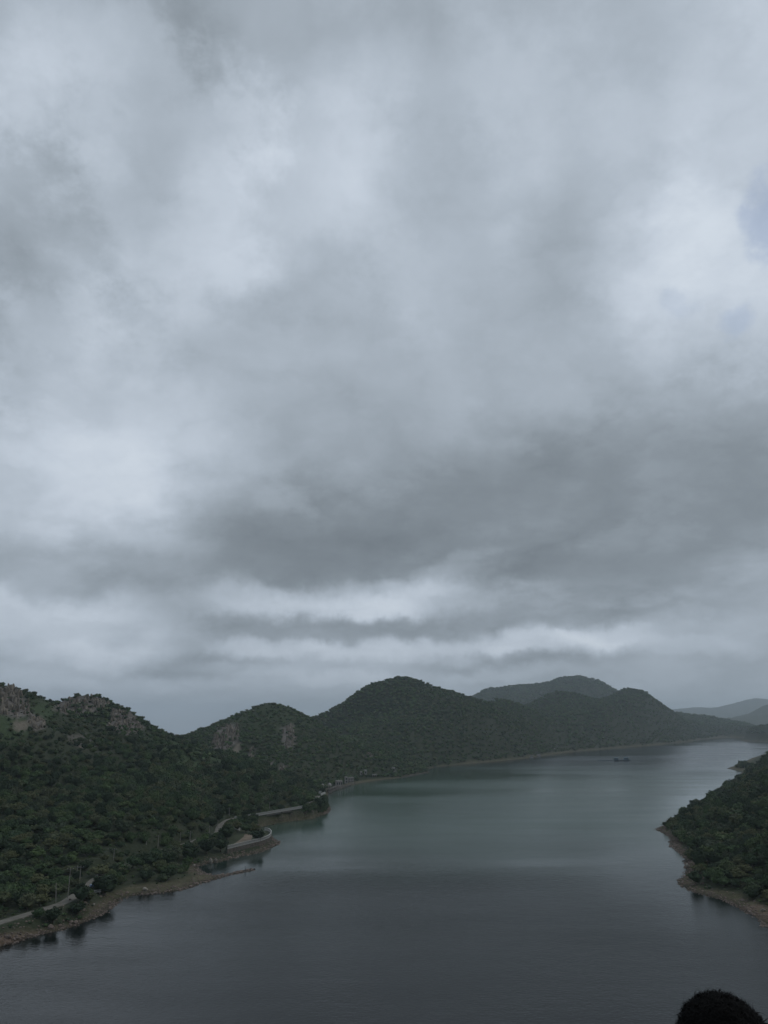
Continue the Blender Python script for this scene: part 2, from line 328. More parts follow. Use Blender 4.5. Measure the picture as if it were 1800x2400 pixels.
NR, NC = 640, 500
ys = np.concatenate([np.linspace(-260, 60, 50)[:-1], 60 * (17000 / 60) ** (np.linspace(0, 1, NR))])
hw = np.where(ys < 60, 240 + 0 * ys, 200 + .66 * ys)
U = np.linspace(-1, 1, NC)
GX = hw[:, None] * U[None, :]; GY = np.repeat(ys[:, None], NC, 1)
GZ, SD, WHO, DR, SDT = terrain(GX, GY)
# ---- rock, sand and grass masks, laid over the hills in metres
def pxmask(X, Y, Z, spots):
    px, py, f = project(np.stack([X, Y, Z], -1)); m = np.zeros(X.shape)
    return px, py, f
PXg, PYg, FDg = project(np.stack([GX, GY, GZ], -1))
def spot_world(px, py, hit): return hit
verts = np.stack([GX, GY, GZ], -1).reshape(-1, 3)
nr, nc = GX.shape
I = (np.arange(nr - 1)[:, None] * nc + np.arange(nc - 1)[None, :]).reshape(-1)
quads = np.stack([I, I + 1, I + nc + 1, I + nc], -1)
tri = np.concatenate([quads[:, [0, 1, 2]], quads[:, [0, 2, 3]]])
zone_y = verts[quads[:, 0], 1]
near = (zone_y > 55) & (zone_y < 3000)
bvh = BVHTree.FromPolygons([tuple(v) for v in verts.tolist()], quads[near].tolist())
def hit(px, py):
    d = Vector(ray(px, py)).normalized(); r = bvh.ray_cast(Vector((0, 0, H)), d)
    if r[0] is None or r[0].z < -.05:
        return Vector(at_z(px, py, 0.0))
    return r[0]
def ground(x, y):
    r = bvh.ray_cast(Vector((x, y, 500)), Vector((0, 0, -1)))
    return r[0].z if r[0] is not None else 0.0

# rock faces as the photograph shows them: (pixel outline box, radius feather)
OUTCROPS = [
 ('tall grey rock face crowning the leftmost summit at the frame edge', [(0,1612),(40,1616),(62,1646),(72,1672),(40,1682),(0,1672)], 60, (2.6, 7.0)),
 ('broad domed cliff of grey rock on the second summit of the left ridge', [(138,1645),(180,1632),(232,1636),(258,1652),(235,1662),(200,1678),(160,1674),(128,1662)], 75, (2.4, 6.2)),
 ('pale blocky rock slope below the right end of the left ridge crest', [(262,1664),(300,1668),(322,1684),(335,1706),(300,1724),(275,1708),(252,1702)], 75, (2.0, 4.6)),
 ('short pale rock band under the leftmost summit, above brown soil', [(72,1672),(100,1686),(106,1704),(86,1712),(66,1694)], 30, (2.0, 4.2)),
 ('fluted grey cliff on the left flank of the middle hill', [(512,1706),(545,1698),(560,1712),(556,1738),(530,1756),(505,1758),(498,1744)], 60, (3.2, 9.5)),
 ('small light rock knob right of the pale scree on the middle hill', [(588,1752),(598,1750),(594,1776),(583,1776)], 12, (2.4, 5.0)),
 ('dark rock buttress in the centre of the middle hill face', [(660,1706),(686,1700),(692,1742),(676,1764),(664,1740)], 26, (3.0, 7.5)),
 ('thin pale rock rib low on the middle hill above the spur', [(630,1788),(638,1788),(637,1812),(628,1812)], 9, (2.2, 5.0)),
 ('pair of light rock ribs just right of the low thin rib', [(658,1794),(670,1796),(668,1818),(658,1818)], 9, (2.2, 5.0)),
 ('small pale rock patch amid bushes halfway up the left hillside', [(322,1818),(336,1820),(334,1832),(322,1830)], 8, (1.6, 3.0)),
 ('tan rubbly rocks in open grass in the middle of the left hillside', [(158,1724),(200,1722),(226,1748),(190,1756),(176,1744)], 26, (1.0, 1.8)),
 ('faint grey rock patch low on the big peak above the shore', [(860,1768),(870,1768),(868,1776),(860,1776)], 6, (3.0, 5.0)),
]
def px_poly(px, py, poly, grow=0.0):
    r = inside(px, py, poly); 
    if grow:
        d, _, _ = seg_dist(px, py, poly, True); return np.where(r, 1.0, np.clip(1 - d / grow, 0, 1))
    return r.astype(float)
ROCK = np.zeros(GX.shape)
ok = (FDg > 50) & (GY < 1500)
# facing the lake only: where a crest hides the far slope, the far slope keeps its bushes
for k, (lab, poly, n, s) in enumerate(OUTCROPS):
    dmin, dmax = (430, 640) if k in (0, 1, 2, 3, 9, 10) else (600, 930) if k < 11 else (700, 1200)
    ROCK = np.maximum(ROCK, px_poly(PXg, PYg, poly, 5) * (ok & (GY > dmin) & (GY < dmax)) * (1.0 if k not in (10,) else .6))
SCREE = px_poly(PXg, PYg, [(556,1744),(564,1742),(556,1770),(538,1772)], 4) * (ok & (GY > 600) & (GY < 930))
BROWN = px_poly(PXg, PYg, [(34,1694),(60,1692),(66,1704),(50,1712),(34,1708)], 6) * (ok & (GY < 640))
GRASS = np.maximum(px_poly(PXg, PYg, [(400,1735),(470,1745),(520,1790),(560,1800),(470,1800),(400,1775),(350,1740)], 25) * (GY < 640),
        np.maximum(px_poly(PXg, PYg, [(75,1655),(130,1655),(120,1680),(90,1685)], 20) * (GY < 640), px_poly(PXg, PYg, [(0,1680),(50,1680),(60,1720),(0,1735)], 15) * (GY < 640)))
GRASS = np.maximum(GRASS, px_poly(PXg, PYg, [(590,1655),(680,1655),(720,1690),(620,1705),(560,1690)], 30) * ((GY > 650) & (GY < 940)) * .6)
BEACHW = 4.2 + 3.2 * fbm(GX, GY, 26, 3, 77)
BEACHW = BEACHW + 9 * np.clip(1 - seg_dist(GX, GY, [at_z(345,2078)[:2], at_z(470,2062)[:2]])[0] / 24, 0, 1) + 3.5 * (GX > 70) * (GY < 280) + 9 * ((GY > 700) & (GX > 100))
BEACH = (1 - sstep(SD, BEACHW * .6, BEACHW)) * (GY > 90) * np.maximum(1 - sstep(GZ, 1.3, 2.6), .15 * (GX > 40))
RED = np.clip(sstep(-GX, 60, 75) * (1 - sstep(GY, 215, 270)) + (GX > 0) * sstep(GX, 88, 100) * (GY < 260), 0, 1)

def mask_attr(me, name, arr):
    a = me.attributes.new(name, 'FLOAT', 'POINT'); a.data.foreach_set('value', arr.astype(np.float32))

def ground_mat(nt, n, l, p):
    geo = n.new('ShaderNodeNewGeometry')
    def at(nm): a = n.new('ShaderNodeAttribute'); a.attribute_name = nm; return a.outputs['Fac']
    def nz(s, d=5, r=.6):
        z = n.new('ShaderNodeTexNoise'); z.inputs['Scale'].default_value = s; z.inputs['Detail'].default_value = d; z.inputs['Roughness'].default_value = r
        l.new(geo.outputs['Position'], z.inputs['Vector']); return z.outputs['Fac']
    def rmp(f, *st):
        r = n.new('ShaderNodeValToRGB'); l.new(f, r.inputs[0])
        while len(r.color_ramp.elements) < len(st): r.color_ramp.elements.new(.5)
        for e, (q, c) in zip(r.color_ramp.elements, st): e.position = q; e.color = (*c, 1)
        return r.outputs[0]
    def mix(f, a, b):
        m = n.new('ShaderNodeMixRGB'); l.new(f, m.inputs[0]); l.new(a, m.inputs[1]); l.new(b, m.inputs[2]); return m.outputs[0]
    def mul(a, k, add_=0.0):
        m = n.new('ShaderNodeMath'); m.operation = 'MULTIPLY_ADD'; m.use_clamp = True; l.new(a, m.inputs[0]); m.inputs[1].default_value = k; m.inputs[2].default_value = add_; return m.outputs[0]
    scrub = rmp(nz(.06), (.3, (.022, .032, .017)), (.5, (.030, .040, .021)), (.7, (.040, .044, .027)))
    fine = rmp(nz(.8), (.35, (.016, .024, .012)), (.65, (.046, .050, .030)))
    c = mix(mul(nz(.3), 1.0), scrub, fine)
    grass = rmp(nz(.25), (.3, (.030, .050, .022)), (.7, (.050, .074, .032)))
    c = mix(mul(at('grass'), .8), c, grass)
    tan = rmp(nz(.5), (.3, (.042, .039, .025)), (.5, (.068, .060, .040)), (.72, (.120, .105, .078)))
    red = rmp(nz(.9), (.3, (.070, .046, .038)), (.5, (.115, .076, .062)), (.7, (.190, .150, .125)))
    sand = mix(at('red'), tan, red)
    patch = rmp(nz(.16), (.42, (.060, .066, .030)), (.6, (.110, .100, .060)))
    sand = mix(mul(nz(.11), 1.6, -.45), sand, patch)
    c = mix(at('beach'), c, sand)
    rock = rmp(nz(.5), (.3, (.050, .046, .042)), (.5, (.110, .100, .090)), (.7, (.19, .17, .15)))
    c = mix(at('rock'), c, rock)
    scree = rmp(nz(.7), (.3, (.10, .088, .068)), (.7, (.17, .15, .12)))
    c = mix(at('scree'), c, scree)
    wet = n.new('ShaderNodeSeparateXYZ'); l.new(geo.outputs['Position'], wet.inputs[0])
    wr = n.new('ShaderNodeMapRange'); l.new(wet.outputs['Z'], wr.inputs['Value']); wr.inputs['From Min'].default_value = .05; wr.inputs['From Max'].default_value = .45
    wr.inputs['To Min'].default_value = .45; wr.inputs['To Max'].default_value = 1.0
    m = n.new('ShaderNodeVectorMath'); m.operation = 'SCALE'; l.new(c, m.inputs[0]); l.new(wr.outputs[0], m.inputs['Scale'])
    l.new(m.outputs[0], p.inputs['Base Color'])
    b = n.new('ShaderNodeBump'); b.inputs['Strength'].default_value = .8; b.inputs['Distance'].default_value = 1.2; l.new(nz(.45, 7, .65), b.inputs['Height']); l.new(b.outputs[0], p.inputs['Normal'])
M_GROUND = material('scrub ground', ground_mat)

# split the one sheet by the hill that carries it
flags = {'rock': ROCK, 'scree': np.maximum(SCREE, BROWN), 'grass': GRASS, 'beach': BEACH, 'red': RED}
zone = WHO.reshape(-1)[quads[:, 0]].copy()
flatq = (np.abs(SD).reshape(-1)[quads[:, 0]] >= 0) & (SD.reshape(-1)[quads[:, 0]] < 0)
zone[flatq] = 100
OBJN = {'hillside': 'left_hillside', 'hill': 'middle_hill', 'peak': 'peak_hill', 'knoll': 'knoll_hill', 'shoulder': 'shoulder_hill', 'headland': 'headland_hill', 'mountain': 'back_mountain', 'ridge': 'far_right_hill', 'range': 'far_mountain_range', 'bank': 'right_bank', 'slope': 'right_hillside', 'lookout': 'lookout_hill'}
for k in list(range(len(names))) + [100]:
    q = quads[zone == k]
    if not len(q): continue
    used, inv = np.unique(q.reshape(-1), return_inverse=True)
    nm = 'lake_bed' if k == 100 else OBJN[names[k]]
    me = bpy.data.meshes.new(nm)
    me.vertices.add(len(used)); me.vertices.foreach_set('co', verts[used].astype(np.float32).reshape(-1))
    me.loops.add(len(q) * 4); me.loops.foreach_set('vertex_index', inv.astype(np.int32))
    me.polygons.add(len(q)); me.polygons.foreach_set('loop_start', np.arange(0, len(q) * 4, 4, dtype=np.int32)); me.polygons.foreach_set('loop_total', np.full(len(q), 4, np.int32))
    me.polygons.foreach_set('use_smooth', np.ones(len(q), bool)); me.update(calc_edges=True)
    for a, arr in flags.items(): mask_attr(me, a, arr.reshape(-1)[used])
    me.materials.append(M_GROUND)
    tag(add(nm, me), kind='structure')

# ------------------------------------------------------------------ water
def water_mat(nt, n, l, p):
    geo = n.new('ShaderNodeNewGeometry')
    def mp(s):
        m = n.new('ShaderNodeMapping'); m.inputs['Scale'].default_value = s; l.new(geo.outputs['Position'], m.inputs['Vector']); return m.outputs[0]
    def nz(v, s, d=4, r=.55):
        z = n.new('ShaderNodeTexNoise'); z.inputs['Scale'].default_value = s; z.inputs['Detail'].default_value = d; z.inputs['Roughness'].default_value = r; l.new(v, z.inputs['Vector']); return z.outputs['Fac']
    wind = nz(mp((.0018, .0065, 1)), 1.0, 5, .6)
    wr = n.new('ShaderNodeMapRange'); l.new(wind, wr.inputs['Value']); wr.inputs['From Min'].default_value = .36; wr.inputs['From Max'].default_value = .62
    tur = nz(mp((.004, .004, 1)), 1.0, 3)
    sy = n.new('ShaderNodeSeparateXYZ'); l.new(geo.outputs['Position'], sy.inputs[0])
    wob = n.new('ShaderNodeMath'); wob.operation = 'MULTIPLY_ADD'; l.new(tur, wob.inputs[0]); wob.inputs[1].default_value = 260.0; l.new(sy.outputs['Y'], wob.inputs[2])
    sc2 = n.new('ShaderNodeMapRange'); l.new(wob.outputs[0], sc2.inputs['Value']); sc2.inputs['From Min'].default_value = 250; sc2.inputs['From Max'].default_value = 1450
    r = n.new('ShaderNodeValToRGB'); l.new(sc2.outputs[0], r.inputs[0])          # silt carried by the water: clear off the lookout, green in mid-lake
    while len(r.color_ramp.elements) < 5: r.color_ramp.elements.new(.5)
    for e, (q, c) in zip(r.color_ramp.elements, ((0, (.005, .006, .006)), (.14, (.009, .013, .012)), (.27, (.044, .074, .060)), (.52, (.048, .080, .064)), (.85, (.018, .026, .029)))): e.position = q; e.color = (*c, 1)
    l.new(r.outputs[0], p.inputs['Base Color'])
    p.inputs['IOR'].default_value = 1.333; p.inputs['Specular IOR Level'].default_value = .26
    rr = n.new('ShaderNodeMapRange'); l.new(wr.outputs[0], rr.inputs['Value']); rr.inputs['To Min'].default_value = .05; rr.inputs['To Max'].default_value = .24
    l.new(rr.outputs[0], p.inputs['Roughness'])
    h1 = nz(mp((.9, 1.1, 1)), 1.0, 4, .6); h2 = nz(mp((.16, .2, 1)), 1.0, 3, .6)
    mth = n.new('ShaderNodeMath'); mth.operation = 'MULTIPLY_ADD'; l.new(h2, mth.inputs[0]); mth.inputs[1].default_value = 1.2; l.new(h1, mth.inputs[2])
    vd = n.new('ShaderNodeMapping'); vd.vector_type = 'TEXTURE'; vd.inputs['Location'].default_value = (6, 305, 0); vd.inputs['Scale'].default_value = (95, 42, 1); l.new(geo.outputs['Position'], vd.inputs['Vector'])
    gs = n.new('ShaderNodeTexGradient'); gs.gradient_type = 'SPHERICAL'; l.new(vd.outputs[0], gs.inputs[0])       # a gust ruffling the middle of the lake
    h3 = nz(mp((.42, .42, 1)), 1.0, 3, .6); mg = n.new('ShaderNodeMath'); mg.operation = 'MULTIPLY'; l.new(gs.outputs['Fac'], mg.inputs[0]); l.new(h3, mg.inputs[1])
    mh = n.new('ShaderNodeMath'); mh.operation = 'MULTIPLY_ADD'; l.new(mg.outputs[0], mh.inputs[0]); mh.inputs[1].default_value = 7.0; l.new(mth.outputs[0], mh.inputs[2]); mth = mh
    b = n.new('ShaderNodeBump'); b.inputs['Distance'].default_value = .55
    st = n.new('ShaderNodeMapRange'); l.new(wr.outputs[0], st.inputs['Value']); st.inputs['To Min'].default_value = .06; st.inputs['To Max'].default_value = .36
    ow = n.new('ShaderNodeAttribute'); ow.attribute_name = 'open_water'          # the water lies calm in the lee of the banks
    ma = n.new('ShaderNodeMath'); ma.operation = 'MULTIPLY_ADD'; l.new(ow.outputs['Fac'], ma.inputs[0]); ma.inputs[1].default_value = .55; ma.inputs[2].default_value = .45
    mb = n.new('ShaderNodeMath'); mb.operation = 'MULTIPLY'; l.new(st.outputs[0], mb.inputs[0]); l.new(ma.outputs[0], mb.inputs[1])
    mc = n.new('ShaderNodeMath'); mc.operation = 'MULTIPLY'; l.new(rr.outputs[0], mc.inputs[0]); l.new(ma.outputs[0], mc.inputs[1]); l.new(mc.outputs[0], p.inputs['Roughness'])
    l.new(mb.outputs[0], b.inputs['Strength']); l.new(mth.outputs[0], b.inputs['Height']); l.new(b.outputs[0], p.inputs['Normal'])
M_WATER = material('lake water', water_mat)
rsel = np.unique(np.concatenate([np.arange(0, len(ys), 3), [len(ys) - 1]])); rsel = rsel[(ys[rsel] > 55) & (ys[rsel] < 2750)]; csel = np.unique(np.concatenate([np.arange(0, NC, 3), [NC - 1]]))
wx, wy, wsd = GX[np.ix_(rsel, csel)], GY[np.ix_(rsel, csel)], SD[np.ix_(rsel, csel)]; nn_ = wx.shape[1]
wi = (np.arange(wx.shape[0] - 1)[:, None] * nn_ + np.arange(nn_ - 1)[None, :]).reshape(-1); wq = np.stack([wi, wi + 1, wi + nn_ + 1, wi + nn_], -1)
wq = wq[wsd.reshape(-1)[wq].min(1) < 12]; us, inv = np.unique(wq.reshape(-1), return_inverse=True)
me = bpy.data.meshes.new('lake_water'); me.from_pydata(np.stack([wx, wy, 0 * wx], -1).reshape(-1, 3)[us].tolist(), [], inv.reshape(-1, 4).tolist()); me.update()
mask_attr(me, 'open_water', sstep(-wsd, 4, 45).reshape(-1)[us]); me.materials.append(M_WATER)
tag(add('lake_water', me), kind='structure')

# ------------------------------------------------------------------ haze
def haze_mat():
    m = bpy.data.materials.new('thin haze'); m.use_nodes = True; nt = m.node_tree; nt.nodes.clear()
    o = nt.nodes.new('ShaderNodeOutputMaterial'); v = nt.nodes.new('ShaderNodeVolumePrincipled')
    v.inputs['Color'].default_value = (.82, .92, 1.0, 1); v.inputs['Density'].default_value = 1.0e-4; v.inputs['Anisotropy'].default_value = 0.55
    nt.links.new(v.outputs[0], o.inputs['Volume']); return m
hz = MB().box((0, 8400, 18), (23600, 17600, 720)); hz = hz.build('haze', haze_mat()); tag(hz, kind='stuff')

# ------------------------------------------------------------------ trees
def leaf_mat(name, cols):
    def b(nt, n, l, p):
        oi = n.new('ShaderNodeObjectInfo'); r = n.new('ShaderNodeValToRGB'); l.new(oi.outputs['Random'], r.inputs[0])
        while len(r.color_ramp.elements) < len(cols): r.color_ramp.elements.new(.5)
        for i, (e, c) in enumerate(zip(r.color_ramp.elements, cols)): e.position = i / (len(cols) - 1); e.color = (*c, 1)
        t = n.new('ShaderNodeNewGeometry'); rm = n.new('ShaderNodeMapRange'); l.new(t.outputs['Random Per Island'], rm.inputs['Value'])
        rm.inputs['To Min'].default_value = .75; rm.inputs['To Max'].default_value = 1.3
        v = n.new('ShaderNodeVectorMath'); v.operation = 'SCALE'; l.new(r.outputs[0], v.inputs[0]); l.new(rm.outputs[0], v.inputs['Scale'])
        l.new(v.outputs[0], p.inputs['Base Color']); p.inputs['Specular IOR Level'].default_value = .12; p.inputs['Roughness'].default_value = .85
    return material(name, b)
GREENS = [(.046, .074, .034), (.074, .084, .048), (.062, .096, .040), (.036, .060, .032), (.082, .092, .054), (.070, .106, .042), (.046, .074, .040), (.056, .090, .037), (.030, .048, .028), (.064, .080, .050)]
M_LEAF = leaf_mat('scrub leaves', GREENS)
M_DRY = leaf_mat('olive leaves', [(.078, .088, .045), (.090, .098, .048), (.072, .088, .044)])
M_DARK = leaf_mat('dark leaves', [(.026, .041, .024), (.030, .047, .025), (.024, .038, .022)])
M_BARK = flat('bark', (.085, .072, .058), .95, .35, 3.0, .3)

def crown_mesh(name, mat, seed, clumps, leaves, leaf, flatness, core=True):
    """unit crown: 1 wide, resting on z = 0; leaf-sized quads in clumps spread through an uneven dome"""
    r = random.Random(seed); v, f = [], []
    cs = []
    for k in range(clumps):
        a = r.uniform(0, 2 * math.pi); q = r.random() ** .55 * .40; h = math.sqrt(max(0, 1 - (q / .46) ** 2))
        z = flatness * (.30 + .62 * h * r.uniform(.45, 1.0) + r.uniform(-.06, .06))
        cs.append((q * math.cos(a) * r.uniform(.8, 1.15), q * math.sin(a) * r.uniform(.8, 1.15), z, r.uniform(.08, .15)))
    for cx, cy, cz, cr_ in cs:
        for j in range(leaves):
            while True:
                d = Vector((r.uniform(-1, 1), r.uniform(-1, 1), r.uniform(-.8, 1)))
                if .15 < d.length < 1: break
            p = Vector((cx, cy, cz)) + Vector((d.x * cr_, d.y * cr_, d.z * cr_ * .62))
            nrm = (d.normalized() + Vector((r.uniform(-.5, .5), r.uniform(-.5, .5), r.uniform(-.2, 1.0)))).normalized()
            t = nrm.orthogonal().normalized(); t.rotate(Matrix.Rotation(r.uniform(0, 6.28), 3, nrm)); b = nrm.cross(t); s = leaf * r.uniform(.55, 1.2)
            i = len(v); v += [tuple(p + t * s), tuple(p + b * s * .6), tuple(p - t * s), tuple(p - b * s * .6)]; f.append((i, i + 1, i + 2, i + 3))
    if core:
        bm = bmesh.new(); bmesh.ops.create_icosphere(bm, subdivisions=2, radius=1)
        i = len(v)
        for q in bm.verts:
            c = q.co; k = .62 + .5 * vnoise(np.array(c.x * 2.3 + seed), np.array(c.y * 2.3 + c.z * 1.7), seed)
            v.append((float(c.x * .36 * k), float(c.y * .36 * k), float(flatness * (.45 + c.z * .38 * k))))
        f += [tuple(i + q.index for q in p.verts) for p in bm.faces]; bm.free()
    me = bpy.data.meshes.new(name); me.from_pydata(v, [], f); me.materials.append(mat); me.update(); return me
def trunk_mesh(name, seed, h=.42):
    r = random.Random(seed); m = MB()
    lean = Vector((r.uniform(-.05, .05), r.uniform(-.05, .05), 0))
    top = Vector((0, 0, h * .55)) + lean
    m.tube([(0, 0, -.12), (lean.x * .4, lean.y * .4, h * .25), tuple(top)], [.040, .030, .025], 6)
    for k in range(4):
        a = k * 1.57 + r.uniform(-.4, .4); e = top + Vector((math.cos(a) * .26, math.sin(a) * .26, h * r.uniform(.55, .95)))
        m.tube([tuple(top), tuple(top.lerp(e, .5) + Vector((0, 0, -.03))), tuple(e)], [.018, .013, .006], 5)
    return m.mesh(name, M_BARK, True)

NEARV = [crown_mesh('crown', M_LEAF, 10 + i, 34, 26, .050, [.62, .72, .56, .8, .66, .5][i]) for i in range(6)]
DRYV = [crown_mesh('crown', M_DRY, 40 + i, 34, 24, .050, [.55, .62][i]) for i in range(2)]
DARKV = [crown_mesh('crown', M_DARK, 60 + i, 38, 28, .052, [.78, .66, .85][i]) for i in range(3)]
FARV = [crown_mesh('crown', M_LEAF, 80 + i, 14, 9, .085, [.6, .72, .8, .55][i]) for i in range(4)]
TRUNKS = [trunk_mesh('trunk', i) for i in range(5)]

def lib(name, meshes):
    c = bpy.data.collections.new(name)
    for i, me in enumerate(meshes): c.objects.link(bpy.data.objects.new('%s_%02d' % (name, i), me))
    return c
LIB_NEAR = lib('leaf_library', NEARV + DARKV[:1] + DRYV[:1]); LIB_FAR = lib('far_leaf_library', FARV)

def scatter(name, pts, scale, idx, library, label, cat):
    me = bpy.data.meshes.new(name); me.vertices.add(len(pts)); me.vertices.foreach_set('co', np.asarray(pts, np.float32).reshape(-1)); me.update()
    a = me.attributes.new('sc', 'FLOAT_VECTOR', 'POINT'); a.data.foreach_set('vector', np.asarray(scale, np.float32).reshape(-1))
    a = me.attributes.new('rt', 'FLOAT_VECTOR', 'POINT'); rt = np.zeros((len(pts), 3), np.float32); rt[:, 2] = rng.uniform(0, 6.28, len(pts)); rt[:, :2] = rng.normal(0, .06, (len(pts), 2)); a.data.foreach_set('vector', rt.reshape(-1))
    a = me.attributes.new('ix', 'INT', 'POINT'); a.data.foreach_set('value', np.asarray(idx, np.int32))
    o = add(name, me); tag(o, label, cat, kind='stuff')
    ng = bpy.data.node_groups.new(name, 'GeometryNodeTree')
    ng.interface.new_socket('Geometry', in_out='INPUT', socket_type='NodeSocketGeometry'); ng.interface.new_socket('Geometry', in_out='OUTPUT', socket_type='NodeSocketGeometry')
    n, l = ng.nodes, ng.links
    gi, go = n.new('NodeGroupInput'), n.new('NodeGroupOutput'); ip = n.new('GeometryNodeInstanceOnPoints'); ci = n.new('GeometryNodeCollectionInfo')
    ci.inputs['Collection'].default_value = library; ci.inputs['Separate Children'].default_value = True; ci.inputs['Reset Children'].default_value = True
    ip.inputs['Pick Instance'].default_value = True
    def na(nm, t): k = n.new('GeometryNodeInputNamedAttribute'); k.data_type = t; k.inputs['Name'].default_value = nm; return k.outputs['Attribute']
    l.new(gi.outputs[0], ip.inputs['Points']); l.new(ci.outputs[0], ip.inputs['Instance']); l.new(na('ix', 'INT'), ip.inputs['Instance Index'])
    l.new(na('rt', 'FLOAT_VECTOR'), ip.inputs['Rotation']); l.new(na('sc', 'FLOAT_VECTOR'), ip.inputs['Scale']); l.new(ip.outputs[0], go.inputs[0])
    md = o.modifiers.new('scatter', 'NODES'); md.node_group = ng
    return o

# bilinear look-up in the terrain sheet
def sample(arr, x, y):
    iy = np.interp(y, ys, np.arange(len(ys))); h_ = np.interp(y, ys, hw); ix = (x / h_ + 1) / 2 * (NC - 1)
    ix = np.clip(ix, 0, NC - 1.001); iy = np.clip(iy, 0, len(ys) - 1.001); a, b = iy.astype(int), ix.astype(int); fy, fx = iy - a, ix - b
    return (arr[a, b] * (1 - fx) + arr[a, b + 1] * fx) * (1 - fy) + (arr[a + 1, b] * (1 - fx) + arr[a + 1, b + 1] * fx) * fy
# highest sight-line slope in front of each sheet vertex: what a crest hides from the lookout
ELEV = (GZ - H) / np.maximum(np.hypot(GX, GY), 1)
j60 = np.searchsorted(ys, 90)
E2 = np.where((np.arange(len(ys)) >= j60)[:, None], ELEV, -9); CM = np.maximum.accumulate(E2, 0)

def candidates(x0, x1, y0, y1, s):
    nx, ny = int((x1 - x0) / s), int((y1 - y0) / s)
    gx, gy = np.meshgrid(np.arange(nx), np.arange(ny)); x = x0 + (gx + rng.uniform(0, 1, gx.shape)) * s; y = y0 + (gy + rng.uniform(0, 1, gx.shape)) * s
    x, y = x.ravel(), y.ravel(); k = np.abs(x) < (160 + .60 * y); return x[k], y[k]
def keep(x, y, margin=14.0, beach=.5, dens=.9, holes=0.0):
    sd_ = sample(SD, x, y); k = (sd_ > 2.0) & (sample(BEACH, x, y) < beach) & (sample(DR, x, y) > 3.9) & (sample(SDT, x, y) < -1.5)
    k &= sample(ROCK, x, y) < rng.uniform(.25, 1.3, len(x)); k &= sample(flags['scree'], x, y) < .35
    z = sample(GZ, x, y); d = np.hypot(x, y); vis = (z + margin - H) / d >= sample(CM, x, y) - .001
    k &= ~((sd_ < 15) & (sample(SDT, x, y) > -13)); k &= vis; g = sample(GRASS, x, y); k &= rng.uniform(0, 1, len(x)) < dens * (1 - .55 * g) * np.clip(1 + holes * fbm(x, y, 40, 3, 91), 0, 1)
    return x[k], y[k], z[k]

trees = []   # x, y, z, width, height factor
for (x0, x1, y0, y1, s, lo, hi) in [(-420, 10, 170, 680, 4.3, 3.8, 8.2), (60, 620, 190, 760, 4.5, 5.0, 10.5), (280, 900, 760, 1180, 6.0, 5.0, 9.5)]:
    x, y, z = keep(*candidates(x0, x1, y0, y1, s), dens=.92, holes=.5)
    wdt = rng.uniform(lo, hi, len(x)) * (1 + .25 * fbm(x, y, 60, 2, 5))
    shore_low = np.clip(z / 8, .85, 1) * np.where(x < 40, 1 - .5 * sstep(z, 22, 58), 1); trees.append(np.stack([x, y, z - .25, wdt * shore_low, rng.uniform(.75, 1.35, len(x))], 1))
trees = np.concatenate(trees)
trees = trees[~((trees[:, 0] < 0) & (trees[:, 1] < 232) & (sample(SD, trees[:, 0], trees[:, 1]) < 24))]

# trees that stand out one by one: (pixel base, width, height in metres, kind, label)
SPECIAL = [
 (603,1970,8.4,5.0,'dark','round dark tree inside the white curved balustrade on the terrace'),
 (577,1951,7.2,4.6,'leaf','spreading tree at the back of the sandy terrace, behind the round dark tree'),
 (532,1970,8.2,6.8,'dark','large dark tree left of the sandy terrace path, beside the balustrade end'),
 (748,1899,9.0,8.2,'dark','big dark tree on the tip of the left promontory above the sandy point'),
 (728,1884,7.5,7.0,'leaf','bushy tree just inland of the big dark tree on the promontory tip'),
 (188,2116,6.6,5.4,'dark','flat-topped tree with visible trunk standing on the lake side of the near road'),
 (243,2097,9.2,6.4,'dark','broad very dark tree shading the blue car beside the near road'),
 (234,2054,9.0,4.6,'dry','wide olive-brown tree on the inland side of the road behind the dark tree'),
 (64,2134,6.8,6.6,'leaf','tall open-crowned tree on a bare pale trunk above the near road at left'),
 (180,2143,5.6,3.6,'dark','low dark bush on the bank below the near road, next to the leaning pole'),
 (340,2066,6.2,4.8,'dark','dark bush on the grassy point left of the reddish bank'),
 (312,2036,6.8,6.6,'leaf','green tree just right of the pale roadside clearing'),
 (352,2034,7.2,6.6,'leaf','green tree between the two poles and the pale road gap'),
 (404,2022,8.6,6.8,'leaf','large tree on the bay bank left of the pale rock slabs'),
 (442,2020,8.2,6.2,'dark','dark tree on the bay bank directly behind the pale rock slabs'),
 (484,2002,8.4,6.6,'dark','dark tree at the left end of the white balustrade, nearest the bay'),
 (516,1996,8.0,6.6,'dark','dark bushy tree hiding the start of the white balustrade'),
 (1640,2037,7.4,7.4,'dark','dark rounded tree at the head of the small cove on the right bank'),
 (1598,1926,6.6,4.6,'dark','dark tree near the outer point of the right bank against the lake'),
 (1654,1886,6.4,4.6,'dark','dark tree breaking the right bank skyline beside yellowish bushes'),
 (1684,1876,5.6,3.4,'dry','yellow-green bush on the right bank skyline beside a dark tree'),
 (1562,1940,5.2,3.4,'dark','small dark tree on the outermost point of the right bank'),
]
def make_tree(x, y, z, wdt, hgt, crown, trunk, label, cat, group, rz, name='scrub_tree'):
    e = empty(name, (x, y, z), label, cat, group, rz)
    c = add('crown', crown, e); c.scale = (wdt, wdt, hgt * .86 / max(.6, max(v.co.z for v in crown.vertices[:1]) if False else .62) if False else wdt); 
    k = hgt / wdt
    c.scale = (wdt, wdt, wdt * k * 1.15); c.location = (0, 0, hgt * .10)
    t = add('trunk', trunk, e); t.scale = (wdt, wdt, hgt * 1.15)
    return e
kinds = {'dark': DARKV, 'leaf': NEARV, 'dry': DRYV}
special_xy = []
